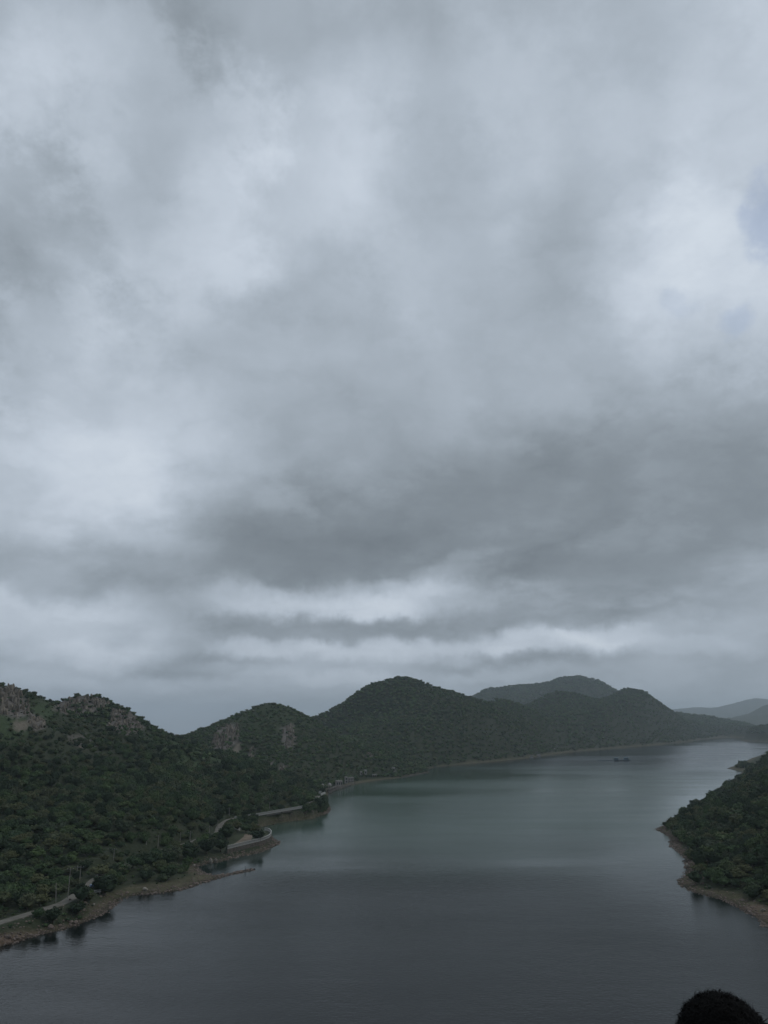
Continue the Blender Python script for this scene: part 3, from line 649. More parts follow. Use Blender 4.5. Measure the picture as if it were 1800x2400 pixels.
for i, (px, py, wdt, hgt, kd, lab) in enumerate(SPECIAL):
    p = hit(px, py)
    tp_ = Vector(at_z(px, py, TERR_Z))
    if inside(np.array(tp_.x), np.array(tp_.y), terr): p = tp_
    special_xy.append((p.x, p.y, wdt))
    nm = 'bush' if 'bush ' in lab and 'tree' not in lab.split(' bush')[0] else 'scrub_tree'
    make_tree(p.x, p.y, p.z - .15, wdt, hgt, kinds[kd][i % len(kinds[kd])], TRUNKS[i % 5], lab, 'bush' if nm == 'bush' else 'tree', None, random.uniform(0, 6), nm)
sx = np.array(special_xy)
dd = np.hypot(trees[:, None, 0] - sx[None, :, 0], trees[:, None, 1] - sx[None, :, 1]); trees = trees[(dd > (sx[None, :, 2] * .5 + 1.2)).all(1)]

# the 270 scrub trees that show largest become single trees, the rest one mass per hillside
px, py, fd = project(trees[:, :3] + np.array([0, 0, 2.0])); size = trees[:, 3] * F / fd
show = (px > 4) & (px < 1796) & (py < 2400); order = np.argsort(-np.where(show, size, 0))
single = []
for i in order[:1500]:
    if len(single) >= 270: break
    x, y, z, wdt, hf = trees[i]; top = Vector((x, y, z + wdt * .5)); d = top - Vector((0, 0, H)); L = d.length
    r = bvh.ray_cast(Vector((0, 0, H)), d.normalized(), L - 2)
    if r[0] is None and show[i]: single.append(i)
MARKS = [(602,1952,'the round terrace tree'),(532,1955,'the terrace path tree'),(748,1875,'the promontory tip tree'),(188,2094,'the flat-topped roadside tree'),(243,2074,'the dark tree over the blue car'),(234,2038,'the wide olive-brown tree'),
 (64,2105,'the pale-trunked tree'),(340,2048,'the dark bush on the point'),(312,2012,'the pale roadside clearing'),(404,2000,'the bay bank tree'),(493,2016,'the pale rock slabs'),(131,2095,'the leaning pole'),(158,2076,'the tallest pole'),(182,2050,'the pair of poles'),
 (266,2005,'the pole with the crossarm'),(343,1971,'the short pale pole'),(369,1975,'the pole at the road gap'),(433,1964,'the two poles inland of the parapet'),(490,1951,'the pole near the terrace tree'),(510,1932,'the slim bend pole'),(537,1905,'the pole above the short balustrade'),(620,1892,'the poles behind the climbing balustrade'),(453,1908,'the lone stubby pole'),
 (20,2190,'the near shore at the left edge'),(10,2080,'the left frame edge'),(328,1826,'the small pale rock patch'),
 (1640,2010,'the dark cove tree'),(1597,1900,'the outer point tree'),(1655,1858,'the skyline tree'),(1684,1855,'the yellow-green skyline bush'),(1562,1928,'the outermost small tree'),(1605,2075,'the tan sandy point'),(1790,2135,'the flat light boulder'),(1720,1803,'the far spit'),(1795,1950,'the right frame edge'),(1795,1850,'the upper right frame edge'),(1700,2090,'the stony near right shore'),(1700,1960,'the middle of the right bank')]
used_labels = {}
for n_, i in enumerate(single):
    x, y, z, wdt, hf = trees[i]; right = x > 40
    kd = ['leaf', 'leaf', 'leaf', 'dark', 'leaf', 'dry'][n_ % 6] if not right else ['leaf', 'dark', 'leaf', 'leaf', 'dry', 'leaf', 'dark'][n_ % 7]
    tone = {'leaf': 'mid-green', 'dark': 'dark green', 'dry': 'olive-brown'}[kd]
    big = 'large' if wdt > 6.6 else 'small' if wdt < 4.6 else 'medium'
    qx, qy, _ = project((x, y, z + wdt * .3)); best_ = None
    for mx_, my_, nm in sorted(MARKS, key=lambda m: math.hypot(m[0] - qx, (m[1] - qy) * 1.3)):
        dx_, dy_ = qx - mx_, qy - my_; r_ = math.hypot(dx_, dy_); a_ = math.degrees(math.atan2(-dy_, dx_)) % 360
        dr_ = ['right of', 'above and right of', 'above', 'above and left of', 'left of', 'below and left of', 'below', 'below and right of'][int((a_ + 22.5) // 45) % 8]
        nw = min(15, round(r_ / max(8, wdt * F / math.hypot(x, y)) * 1.0)); wd_ = 'zero one two three four five six seven eight nine ten eleven twelve thirteen fourteen fifteen'.split()[nw]
        lab = '%s %s tree %s%s %s' % (big, tone, 'directly ' if nw < 1 else 'one crown-width ' if nw == 1 else wd_ + ' crown-widths ', dr_, nm)
        best_ = best_ or lab
        if lab not in used_labels: break
        if r_ > 420: lab = best_; break
    used_labels[lab] = used_labels.get(lab, 0) + 1
    g = 'scrub trees on the right bank' if right else 'scrub trees on the lower left hillside'
    vs = kinds[kd]; make_tree(x, y, z, wdt, wdt * .66 * hf, vs[n_ % len(vs)], TRUNKS[n_ % 5], lab, 'tree', g, random.uniform(0, 6))
rest = np.delete(trees, single, 0)
hedge = []
for i in range(len(road) - 1):
    pxr = project(road[i])[0]
    if not any(a_ <= pxr <= b_ for a_, b_ in ((196, 250), (292, 336), (340, 384), (476, 500), (553, 566), (706, 760))): continue
    (ax, ay, az), (bx, by, bz) = road[i], road[i + 1]; L_ = math.hypot(bx - ax, by - ay); ux, uy = (bx - ax) / L_, (by - ay) / L_
    for k in range(int(L_ / 1.1)):
        for off in (4.2, 6.0):
            o_ = off + random.uniform(-.6, 1.0); hedge.append((ax + ux * k * 1.1 + uy * o_, ay + uy * k * 1.1 - ux * o_))
for i in range(len(road) - 1):
    pxr = project(road[i])[0]
    if 552 <= pxr <= 745:
        (ax, ay, az), (bx, by, bz) = road[i], road[i + 1]; L_ = math.hypot(bx - ax, by - ay); ux, uy = (bx - ax) / L_, (by - ay) / L_
        for k in range(int(L_ * 16)):
            o_ = random.uniform(3.4, 9.5); hedge.append((ax + ux * k / 16 + uy * o_, ay + uy * k / 16 - ux * o_))
hedge = np.array(hedge); hz0 = sample(GZ, hedge[:, 0], hedge[:, 1]); m_ = sample(SD, hedge[:, 0], hedge[:, 1]) > 1.5; hedge, hz0 = hedge[m_], hz0[m_]
hs = rng.uniform(2.0, 4.2, len(hedge)) * np.where((hz0 < 3.6) & (hedge[:, 1] > 360), .7, 1); scatter('roadside_bushes', np.stack([hedge[:, 0], hedge[:, 1], hz0 - .2], 1), np.stack([hs, hs, hs * rng.uniform(.8, 1.2, len(hs))], 1), rng.integers(0, 7, len(hs)), LIB_NEAR, 'thick dark bushes lining the lake side of the shore road', 'bushes')
for nm, msk, lab in (('forest', rest[:, 0] < 40, 'dense scrub forest covering the near left hillside'), ('forest', rest[:, 0] >= 40, 'dense green scrub forest covering the right bank')):
    t = rest[msk]; scatter(nm, t[:, :3], np.stack([t[:, 3], t[:, 3], t[:, 3] * t[:, 4]], 1), rng.integers(0, 8, len(t)), LIB_NEAR, lab, 'forest')
# low undergrowth on the near ground
ug = []
for (x0, x1, y0, y1) in [(-420, 10, 170, 680), (60, 620, 190, 760)]:
    x, y, z = keep(*candidates(x0, x1, y0, y1, 2.7), margin=5, beach=.8, dens=.7, holes=.8); ug.append(np.stack([x, y, z - .1], 1))
ug = np.concatenate(ug); s_ = rng.uniform(.9, 2.2, len(ug)) * np.where(sample(BEACH, ug[:, 0], ug[:, 1]) > .2, .6, 1)
scatter('undergrowth', ug, np.stack([s_, s_, s_ * rng.uniform(.6, 1, len(ug))], 1), rng.integers(0, 4, len(ug)), LIB_FAR, 'low thorny undergrowth between the scrub trees', 'undergrowth')
# far woods, hill by hill
for lab, b, s, lo, hi in [
  ('scrub forest covering the middle hill with the fluted cliff', (-420, 120, 560, 960), 4.2, 3.2, 6.2),
  ('dark forest covering the big central peak and its shore', (-380, 560, 740, 1500), 5.2, 4.6, 8.0),
  ('forest over the long slopes of the right-hand hills', (120, 1700, 1180, 3000), 7.4, 6.5, 11.0),
  ('hazy forest over the pale mountain behind the right hills', (100, 1900, 2900, 3600), 12.0, 11.0, 17.0)]:
    x, y = candidates(*b, s)
    if 'peak' in lab: k = ~((y < 960) & (x < 120 - (960 - y) * .3) & (sample(WHO.astype(float), x, y) < 1.5)); x, y = x[k], y[k]
    if 'long slopes' in lab: k = ~((x < 560) & (y < 1500)); x, y = x[k], y[k]
    x, y, z = keep(x, y, margin=9, dens=.95, holes=.35); wd = rng.uniform(lo, hi, len(x)) * (1 + .3 * fbm(x, y, 90, 2, 8))
    scatter('forest', np.stack([x, y, z - .3], 1), np.stack([wd, wd, wd * rng.uniform(.75, 1.05, len(x))], 1), rng.integers(0, 4, len(x)), LIB_FAR, lab, 'forest')
print('trees', len(trees), 'single', len(single), 'undergrowth', len(ug))

# ------------------------------------------------------------------ rocks
def rock_mat(name, a, b_):
    def bld(nt, n, l, p):
        oi = n.new('ShaderNodeObjectInfo'); t = n.new('ShaderNodeTexCoord'); z = n.new('ShaderNodeTexNoise'); z.inputs['Scale'].default_value = 2.2; z.inputs['Detail'].default_value = 8; z.inputs['Roughness'].default_value = .7
        l.new(t.outputs['Object'], z.inputs['Vector']); r = n.new('ShaderNodeValToRGB'); l.new(z.outputs['Fac'], r.inputs[0])
        r.color_ramp.elements[0].position = .32; r.color_ramp.elements[0].color = (*a, 1); r.color_ramp.elements[1].position = .7; r.color_ramp.elements[1].color = (*b_, 1)
        m = n.new('ShaderNodeMapRange'); l.new(oi.outputs['Random'], m.inputs['Value']); m.inputs['To Min'].default_value = .65; m.inputs['To Max'].default_value = 1.3
        v = n.new('ShaderNodeVectorMath'); v.operation = 'SCALE'; l.new(r.outputs[0], v.inputs[0]); l.new(m.outputs[0], v.inputs['Scale']); l.new(v.outputs[0], p.inputs['Base Color'])
        b = n.new('ShaderNodeBump'); b.inputs['Strength'].default_value = .7; b.inputs['Distance'].default_value = .1; l.new(z.outputs['Fac'], b.inputs['Height']); l.new(b.outputs[0], p.inputs['Normal'])
    return material(name, bld)
M_ROCK = rock_mat('cliff rock', (.050, .044, .036), (.25, .218, .176))
M_STONE = rock_mat('shore stone', (.060, .048, .042), (.21, .17, .145))
M_PALE = rock_mat('pale stone', (.13, .12, .10), (.34, .31, .27))
def rock_mesh(name, mat, seed, column=False):
    bm = bmesh.new(); bmesh.ops.create_icosphere(bm, subdivisions=2, radius=.5); r = random.Random(seed)
    planes = [(Vector((r.uniform(-1, 1), r.uniform(-1, 1), r.uniform(-.6, 1))).normalized(), r.uniform(.28, .42)) for _ in range(9)]
    for v in bm.verts:
        for nrm, d in planes:
            k = v.co.dot(nrm) - d
            if k > 0: v.co -= nrm * k
        v.co += Vector((r.uniform(-.02, .02), r.uniform(-.02, .02), r.uniform(-.02, .02)))
        if column: v.co.z *= 1.0
    me = bpy.data.meshes.new(name); bm.to_mesh(me); bm.free(); me.materials.append(mat); return me
ROCKS = [rock_mesh('rock', M_ROCK, i) for i in range(6)]; STONES = [rock_mesh('stone', M_STONE, 20 + i) for i in range(5)]; PALES = [rock_mesh('boulder', M_PALE, 40 + i) for i in range(4)]
for k, (lab, poly, n, (wd, ht)) in enumerate(OUTCROPS):
    c = np.mean(poly, 0); p0 = hit(*c); e = empty('rock_outcrop', p0, lab, 'rock outcrop', 'rock faces on the hills')
    xs2 = [p[0] for p in poly]; ys2 = [p[1] for p in poly]; cnt = 0; tries = 0
    while cnt < n and tries < 900:
        tries += 1
        qx, qy = random.uniform(min(xs2), max(xs2)), random.uniform(min(ys2), max(ys2))
        if not inside(np.array(qx), np.array(qy), poly): continue
        p = hit(qx, qy)
        if abs(p.y - p0.y) > 120: continue
        s = random.uniform(.6, 1.35); o = add('rock', ROCKS[random.randrange(6)], e, p - p0 + Vector((0, 0, ht * s * .12 - .4)), (random.uniform(-.2, .2), random.uniform(-.2, .2), random.uniform(0, 6.28)), (wd * s, wd * s * random.uniform(.7, 1.1), ht * s * random.uniform(.7, 1.1)))
        cnt += 1
# shore stones: a band of rubble along the waterline
x, y = [], []
for i in range(len(shore) - 12):
    (ax, ay), (bx, by) = shore[i], shore[i + 1]; L = math.hypot(bx - ax, by - ay)
    if ay > 640 or L > 120: continue
    m = int(L * 11); t = rng.uniform(0, 1, m); nx_, ny_ = (by - ay) / max(L, .01), -(bx - ax) / max(L, .01); o_ = rng.normal(0, 3.2, m)
    x.append(ax + (bx - ax) * t + nx_ * o_); y.append(ay + (by - ay) * t + ny_ * o_)
x = np.concatenate(x); y = np.concatenate(y); s_ = sample(SD, x, y); k = (s_ > -1.0) & (s_ < 11) & (y > 100); x, y = x[k], y[k]
sz = rng.uniform(.25, .95, len(x)) * (1 + (rng.uniform(0, 1, len(x)) < .05) * 1.1)
scatter('shore_stones', np.stack([x, y, sample(GZ, x, y) + .05], 1), np.stack([sz, sz * .8, sz * .6], 1), rng.integers(0, 5, len(x)), lib('stone_library', STONES), 'rubble of reddish and grey stones along the waterline', 'stones')
BOULD = [
 (493,2024,1.5,2.2,PALES,'upright pale rock slab at the head of the narrow bay'), (505,2022,1.4,1.9,PALES,'tilted pale rock slab right of the upright slab at the bay'),
 (220,2121,.7,.6,PALES,'small bright boulder on the reddish bank below the road'), (118,2176,1.4,1.3,STONES,'rounded boulder at the foot of the near left bank'),
 (176,2164,1.3,1.0,STONES,'squat boulder on the near left bank, right of the rounded one'), (20,2198,1.2,.9,STONES,'reddish boulder on the near left bank by the frame edge'),
 (164,2111,.7,.8,STONES,'small dark stone at the edge of the road near the tall pole'), (455,2030,1.1,1.0,PALES,'grey boulder on the bay bank left of the slabs'), (340,2088,1.6,1.4,PALES,'pale leaning rock on the bank at the reddish cove'),
 (1612,2034,1.3,2.0,PALES,'pale upright rock at the head of the right bank cove'), (1790,2135,1.5,.9,PALES,'flat light boulder on the near right shore by the frame edge'), (593,1966,.9,1.0,PALES,'pale round stone beside the terrace balustrade'),
]
for px_, py_, wd, ht, lst, lab in BOULD:
    p = hit(px_, py_); o = add('boulder', lst[int(px_) % 4], None, p + Vector((0, 0, ht * .32)), (random.uniform(-.15, .15), .1, random.uniform(0, 6)), (wd * 1.25, wd * 1.1, ht * 1.2)); tag(o, lab, 'boulder', 'single boulders on the shore')

# ------------------------------------------------------------------ road, terrace, walls and railings
M_ROAD = flat('dusty road', (.125, .118, .102), .9, .22, .35); M_SAND = flat('sandy terrace', (.15, .122, .092), .95, .25, .4, .2)
M_WHITE = flat('weathered white paint', (.31, .31, .295), .7, .18, 1.5); M_MASON = flat('masonry', (.085, .076, .066), .9, .4, 1.2, .5)
M_POLE = flat('concrete pole', (.22, .21, .19), .85, .15, 2.0); M_STEEL = flat('dark steel', (.06, .065, .07), .6, .2, 3.0)
M_DOME = flat('stained dome plaster', (.27, .26, .245), .85, .25, 1.6, .2); M_OPEN = flat('dark opening', (.012, .012, .012), .9, .1, 1.0)
M_WALLP = flat('grey plaster', (.28, .26, .24), .9, .3, 1.2, .2)
rd = MB(); hwid = 1.6
for i, q in enumerate(road):
    a, b = np.array(road[max(i - 1, 0)]), np.array(road[min(i + 1, len(road) - 1)]); d = (b - a)[:2]; d /= np.linalg.norm(d); nn = np.array([-d[1], d[0]])
    for s in (-1.0, 0.0, 1.0):
        x_, y_ = q[0] + nn[0] * s * hwid, q[1] + nn[1] * s * hwid; rd.v.append((x_, y_, q[2] + .16 + (.05 if s == 0 else 0)))
    for s in (-1.0, 1.0): rd.v.append((q[0] + nn[0] * s * (hwid + .5), q[1] + nn[1] * s * (hwid + .5), q[2] - .9))
for i in range(len(road) - 1):
    a, b = i * 5, i * 5 + 5
    rd.f += [(a, a + 1, b + 1, b), (a + 1, a + 2, b + 2, b + 1), (a + 3, a, b, b + 3), (a + 2, a + 4, b + 4, b + 2)]
tag(rd.build('shore_road', M_ROAD), kind='structure')
M_TURF = flat('terrace turf', (.034, .042, .022), .95, .4, .5, .3)
te = MB(); n = len(terr); te.v = [(p[0], p[1], TERR_Z) for p in terr] + [(p[0], p[1], TERR_Z - 3.6) for p in terr]
te.f = [tuple(range(n))] + [(i, i + n, (i + 1) % n + n, (i + 1) % n) for i in range(n)]
t_o = te.build('terrace', M_TURF); tag(t_o, kind='structure'); t_o.data.materials.append(M_MASON)
for p in t_o.data.polygons[1:]: p.material_index = 1
bm = bmesh.new(); bm.from_mesh(t_o.data); bmesh.ops.recalc_face_normals(bm, faces=bm.faces); bm.to_mesh(t_o.data); bm.free()

pa = MB(); pa.v = [at_z(x_, y_, TERR_Z + .006) for x_, y_ in ((541,1984),(549,1977),(562,1968.5),(571,1961),(573,1956),(583,1954.5),(592,1956.5),(591,1963),(588,1969),(581,1974.5),(566,1979.5))]; pa.f = [tuple(range(len(pa.v)))]
pa = pa.build('sandy_path', M_SAND); tag(pa, kind='structure')
bm = bmesh.new(); bm.from_mesh(pa.data)
for f_ in bm.faces:
    f_.normal_update()
    if f_.normal.z < 0: f_.normal_flip()
bm.to_mesh(pa.data); bm.free()
def along(line, step):
    L = [0]; 
    for a, b in zip(line, line[1:]): L.append(L[-1] + (Vector(b) - Vector(a)).length)
    m = max(1, round(L[-1] / step)); out_ = []
    for k in range(m + 1):
        s = L[-1] * k / m; i = max(0, min(len(line) - 2, int(np.searchsorted(L, s, 'right')) - 1)); t = (s - L[i]) / max(L[i + 1] - L[i], 1e-6)
        out_.append((Vector(line[i]).lerp(Vector(line[i + 1]), t), math.atan2(line[i + 1][1] - line[i][1], line[i + 1][0] - line[i][0])))
    return out_
def balustrade(line, label, step=.55, hgt=1.15, group='white balustrades beside the lake', thick=.26):
    p0 = Vector(line[0]); e = empty('balustrade', p0, label, 'balustrade', group)
    loc = [tuple(Vector(p) - p0) for p in line]
    post = MB().box((0, 0, hgt / 2 - .05), (.2, .2, hgt)).mesh('baluster', M_WHITE)
    for q, rz in along(loc, step): add('baluster', post, e, q, (0, 0, rz))
    for nm, z, tk, th in (('top_rail', hgt + .08, thick + .04, .20), ('bottom_rail', .10, thick, .2)):
        m = MB()
        for a, b in zip(loc, loc[1:]):
            a, b = Vector(a), Vector(b); d = b - a; c = (a + b) / 2 + Vector((0, 0, z)); m.box(c, (d.length + .04, tk, th), math.atan2(d.y, d.x))
            s = math.asin(max(-1, min(1, d.z / max(d.length, 1e-6))))
            for vi in range(len(m.v) - 8, len(m.v)):
                v = Vector(m.v[vi]); t = (v - a).dot(d) / d.length_squared; m.v[vi] = (v.x, v.y, v.z + (t - .5) * d.z)
        m.build(nm, M_WHITE, e)
    return e
tz = lambda px_, py_: at_z(px_, py_, TERR_Z)
balustrade([tz(533.5, 1989.6), tz(572, 1980.2), tz(609, 1971.4)], 'long straight white balustrade along the lake side of the sandy terrace')
balustrade([tz(611, 1971), tz(622, 1967), tz(630, 1963.4), tz(635, 1958.5), tz(635.6, 1953.5), tz(632, 1949), tz(627, 1947), tz(620.5, 1946.2)], 'curved white balustrade round the lakeward end of the terrace', .5, 1.1, thick=.36)
def road_edge(a, b, off, dz=.12):
    r_ = []
    for i in range(a, b + 1):
        p, q = np.array(road[max(i - 1, 0)]), np.array(road[min(i + 1, len(road) - 1)]); d = (q - p)[:2]; d /= np.linalg.norm(d); r_.append((road[i][0] + d[1] * off, road[i][1] - d[0] * off, road[i][2] + dz))
    return r_
balustrade(road_edge(85, 95, 2.7), 'white balustrade on the road edge climbing toward the promontory tip', .6)
balustrade(road_edge(96, 99, 2.7), 'short white balustrade length nearest the promontory trees', .6)
balustrade(road_edge(80, 83, 2.7), 'short white balustrade at the road bend left of the long one', .6)
def low_wall(line, label, hgt=.8, th=.4, mat=M_WHITE):
    p0 = Vector(line[0]); e = empty('low_wall', p0, label, 'wall', 'low walls by the shore road')
    m, cp = MB(), MB()
    for a, b in zip(line, line[1:]):
        a, b = Vector(a) - p0, Vector(b) - p0; d = b - a; c = (a + b) / 2
        m.box(c + Vector((0, 0, hgt / 2 - .4)), (d.length, th, hgt + .8), math.atan2(d.y, d.x)); cp.box(c + Vector((0, 0, hgt + .07)), (d.length + .05, th + .14, .14), math.atan2(d.y, d.x))
    m.build('wall_body', mat, e); cp.build('coping', M_WHITE, e); return e
low_wall([hit(531,1937.5), hit(541,1938.5)], 'short white wall between trees left of the terrace, below the road')
low_wall([hit(545,1942), hit(552,1944), hit(562,1947.5)], 'kinked white wall leading down to the sandy terrace')
low_wall(road_edge(62, 70, 2.6), 'pale low parapet on the road under the trees left of the terrace', .6, .4, M_POLE)
low_wall([Vector(at_z(747,1857,6.2)), Vector(at_z(753,1857,6.2))], 'white wall stub above the promontory trees, left of the pavilions')
low_wall([Vector(at_z(752,1863,6.0)), Vector(at_z(762,1859,6.0))], 'slanting white wall below the two domed pavilions')

# guard rail by the blue car
gp = hit(228, 2094); e = empty('guard_rail', gp, 'two-bar white guard rail on the bank below the blue car', 'guard rail', None, .5)
for z in (.45, .95): MB().box((0, 0, z), (2.2, .08, .16)).build('rail', M_WHITE, e)
for x_ in (-.8, .8): MB().box((x_, .08, .5), (.12, .12, 1.1)).build('post', M_WHITE, e)

# electricity poles
POLES = [
 (131,2115,39,-.10,0,'pale pole leaning right beside the near road'), (158.5,2107,62,0,1,'tallest grey pole standing at the near road bend'),
 (178.5,2064,29,0,1,'left pole of the close pair above the road'), (186,2071,35,0,1,'right pole of the close pair above the road'),
 (266,2016,22,0,1,'pole with a crossarm above the olive-brown tree'), (343,1979,15,0,0,'short pale pole inland of the pale road gap'), (369.5,1989,27,.02,1,'pale pole right beside the pale road gap'),
 (422,1974,16,0,0,'pole among trees inland of the road parapet'), (445,1972,18,0,1,'pole by the road just before the parapet'), (490,1959,15,0,1,'pole beside the road close to the large dark terrace tree'),
 (510,1941,17,0,0,'slim pole at the road bend left of the short balustrade'), (537,1914,18,0,1,'pole directly above the short balustrade at the bend'), (611,1899,11,0,1,'pole behind the middle of the climbing balustrade'),
 (631.5,1898,17,0,1,'tall pole behind the climbing balustrade toward the point'), (453,1912,8,0,0,'stubby pale pole alone among hillside trees')]
for px_, py_, hp, lean, arm, lab in POLES:
    p = hit(px_, py_); hgt = max(4.0, hp / F * p.y * .98); e = empty('electricity_pole', p, lab, 'pole', 'electricity poles along the shore road')
    tp = Vector((-lean * hgt * -1, 0, hgt)); MB().tube([(0, 0, -.8), tuple(tp * .5), tuple(tp)], [.13, .11, .08], 8).build('shaft', M_POLE, e)
    if arm:
        MB().box(tp + Vector((0, 0, -.35)), (1.9, .10, .12), .3).build('crossarm', M_STEEL, e)
        for x_ in (-.8, 0, .8): MB().lathe((tp.x + x_ * .955, tp.y + x_ * .295, tp.z - .29 if x_ else tp.z - .02), [(.03, 0), (.07, .05), (.05, .1), (.08, .15), (.02, .24)], 8).build('insulator', M_WHITE, e)

# stakes at the end of the stone spit
for px_, hh, lab in ((574, 2.0, 'left of the two thin dark stakes standing upright on the stone spit'), (576, 2.05, 'right of the two thin dark stakes standing upright on the stone spit')):
    p = Vector(at_z(px_, 2043.5, 0)); p.z = .05; e = MB().tube([(0, 0, -1.2), (.03, 0, hh * .5), (.0, .02, hh)], [.09, .08, .06], 7).mesh('wooden_stake', M_STEEL)
    tag(add('wooden_stake', e, None, p), lab, 'stake', 'stakes on the stone spit')
p = Vector(at_z(586, 2040.5, 0)); e = empty('short_stake', p, 'short dark stake with a cross bar near the outer end of the spit', 'stake', None, .2)
MB().tube([(0, 0, -1), (0, 0, 1.15)], .11, 7).build('post', M_STEEL, e); MB().box((0, 0, .45), (.9, .12, .14)).build('cross_bar', M_STEEL, e)
ln = [Vector(at_z(a, b, 0)) for a, b in ((512,2058.5),(524,2053),(538,2049.3),(556,2045.6),(572,2042.6),(585,2039.7),(594,2037.6))]
sp = []
for q, rz in along([tuple(v) for v in ln], .45):
    for _ in range(2): sp.append((q.x + random.uniform(-.4, .4), q.y + random.uniform(-.4, .4), random.uniform(-.12, .14)))
sp = np.array(sp); s_ = rng.uniform(.35, .95, len(sp)); scatter('spit_stones', sp, np.stack([s_, s_, s_ * .55], 1), rng.integers(0, 3, len(sp)), lib('dark_stone_library', [rock_mesh('stone', rock_mat('wet stone', (.02, .02, .018), (.06, .056, .05)), 70 + i) for i in range(3)]), 'dark wet stones forming the thin spit with stakes', 'stones')

# ------------------------------------------------------------------ lakeside pavilions
def chhatri(p, r, label, group, drum=1.0):
    e = empty('pavilion', p, label, 'pavilion', group)
    MB().lathe((0, 0, -2.0), [(r * 1.15, 0), (r * 1.15, 2.0), (r * 1.05, 2.02), (r * 1.05, 2.25)], 8).build('plinth', M_MASON, e)
    for k in range(6):
        a = k * math.pi / 3; MB().lathe((r * .82 * math.cos(a), r * .82 * math.sin(a), .25), [(.16, 0), (.16, .15), (.11, .2), (.11, drum * 1.35), (.17, drum * 1.5)], 8).build('column', M_DOME, e)
    z = .25 + drum * 1.5
    MB().lathe((0, 0, z), [(r * .95, 0), (r * 1.32, -.10), (r * 1.34, -.02), (r * .98, .22), (r * .95, .3)], 16).build('eave', M_DOME, e)
    MB().lathe((0, 0, z + .3), [(r * .93, 0)] + [(r * .95 * math.cos(t), r * .98 * math.sin(t)) for t in np.linspace(.1, 1.45, 8)], 16).build('dome', M_DOME, e, True)
    MB().lathe((0, 0, z + .28 + r * .97), [(.18, 0), (.22, .1), (.07, .22), (.12, .34), (.02, .6)], 8).build('finial', M_DOME, e)
    return e
chhatri(Vector(at_z(756, 1846, 4.5)), 1.15, 'smaller left domed stone pavilion above the promontory trees', 'domed pavilions on the lakeside wall', .8)
chhatri(Vector(at_z(772.5, 1846, 3.0)), 1.45, 'larger right domed stone pavilion at the end of the lakeside wall', 'domed pavilions on the lakeside wall', 1.1)
def block(p, w_, d_, h_, rz, label, nwin, storeys=1, mat=M_WALLP, roof_over=.35, parapet=True):
    e = empty('lakeside_building', p, label, 'building', 'buildings on the far lakeside', rz)
    MB().box((0, 0, h_ / 2 - 1.5), (w_, d_, h_ + 3)).build('wall', mat, e); MB().box((0, 0, h_ + .12), (w_ + roof_over * 2, d_ + roof_over * 2, .24)).build('roof', M_DOME, e)
    if parapet: MB().box((0, 0, h_ + .5), (w_ * .96, d_ * .96, .5)).build('parapet', mat, e)
    for s in range(storeys):
        for k in range(nwin):
            x_ = (k + .5) / nwin * w_ - w_ / 2; z_ = (s + .5) * h_ / storeys
            f = MB().box((x_, -d_ / 2 - .03, z_), (w_ / nwin * .62, .10, h_ / storeys * .66)).build('window', M_DOME, e); MB().box((x_, -d_ / 2 - .065, z_), (w_ / nwin * .48, .10, h_ / storeys * .56)).build('pane', M_OPEN, f)
    return e
block(Vector(at_z(794, 1841, 1.9)), 5.4, 4.0, 3.4, .35, 'wide flat-roofed pavilion with three openings on the lakeside wall', 3)
block(Vector(at_z(811, 1835, 1.8)), 2.4, 2.4, 4.6, .35, 'slim pale tower-like building on the lakeside wall', 1, 2, M_DOME)
block(Vector(at_z(822, 1833.5, 1.4)), 4.6, 3.0, 3.8, .35, 'square stone building with two storeys of openings at the right end of the wall', 3, 2)
block(Vector(at_z(877, 1822.5, 1.5)), 4.2, 3.2, 3.0, .3, 'small cream hut with an overhanging roof alone on the bank', 2, 1, M_DOME, .7, False)
block(Vector(at_z(1298, 1760, 4)), 4.4, 4, 3.6, .2, 'white hut at the edge of the far forest', 2, 1, M_WHITE, .3)
block(Vector(at_z(1326, 1751, 7)), 3.6, 3.4, 3.4, .2, 'smallest white hut, higher than the other on the far shore', 1, 1, M_WHITE, .3)
block(Vector(at_z(1244, 1769, 3)), 4.0, 3.4, 3.0, .2, 'grey shed at the left end of the far beach huts', 2, 1, M_DOME, .3)
block(Vector(at_z(1246, 1775, .9)), 5.0, 2.6, 1.6, .2, 'low pale shed close to the far waterline', 2, 1, M_DOME, .3)
block(Vector(at_z(1262, 1770, 2)), 6.5, 2.0, .9, .2, 'long low pale wall-like shed on the far beach', 3, 1, M_DOME, .2)
bank = [at_z(x_, y_, 0) for x_, y_ in ((836,1835.4),(878,1829),(912,1825.2),(941,1822),(975,1816.4),(1004,1809.6))]
p0 = Vector(bank[0]); e = empty('embankment', p0, 'low rough stone embankment along the waterline right of the pavilions', 'wall')
loc = [tuple(Vector(v) - p0 + Vector((0, 1.2, 0))) for v in bank]; sb_ = MB().box((0, 0, 0), (3.4, 1.3, 1.0), top=.86).mesh('stone_block', M_MASON)
for q, rz in along(loc, 3.6): add('stone_block', sb_, e, q + Vector((0, random.uniform(-.3, .3), random.uniform(.2, .55))), (0, 0, rz + random.uniform(-.06, .06)))
for px_, py_, z_, w_, h_, lab in ((846, 1817, 2.4, 2.0, 3.0, 'leftmost of the small pale kiosks on the bank right of the pavilions'), (856, 1814.5, 3.0, 2.4, 3.4, 'taller pale kiosk on the bank, left of the cream hut'), (922, 1808.5, 3.4, 3.0, 3.6, 'pale ruined kiosk on the bank right of the cream hut')):
    p = hit(px_, py_); block(p, w_, w_, h_, .3, lab, 1, 1, M_DOME, .15)
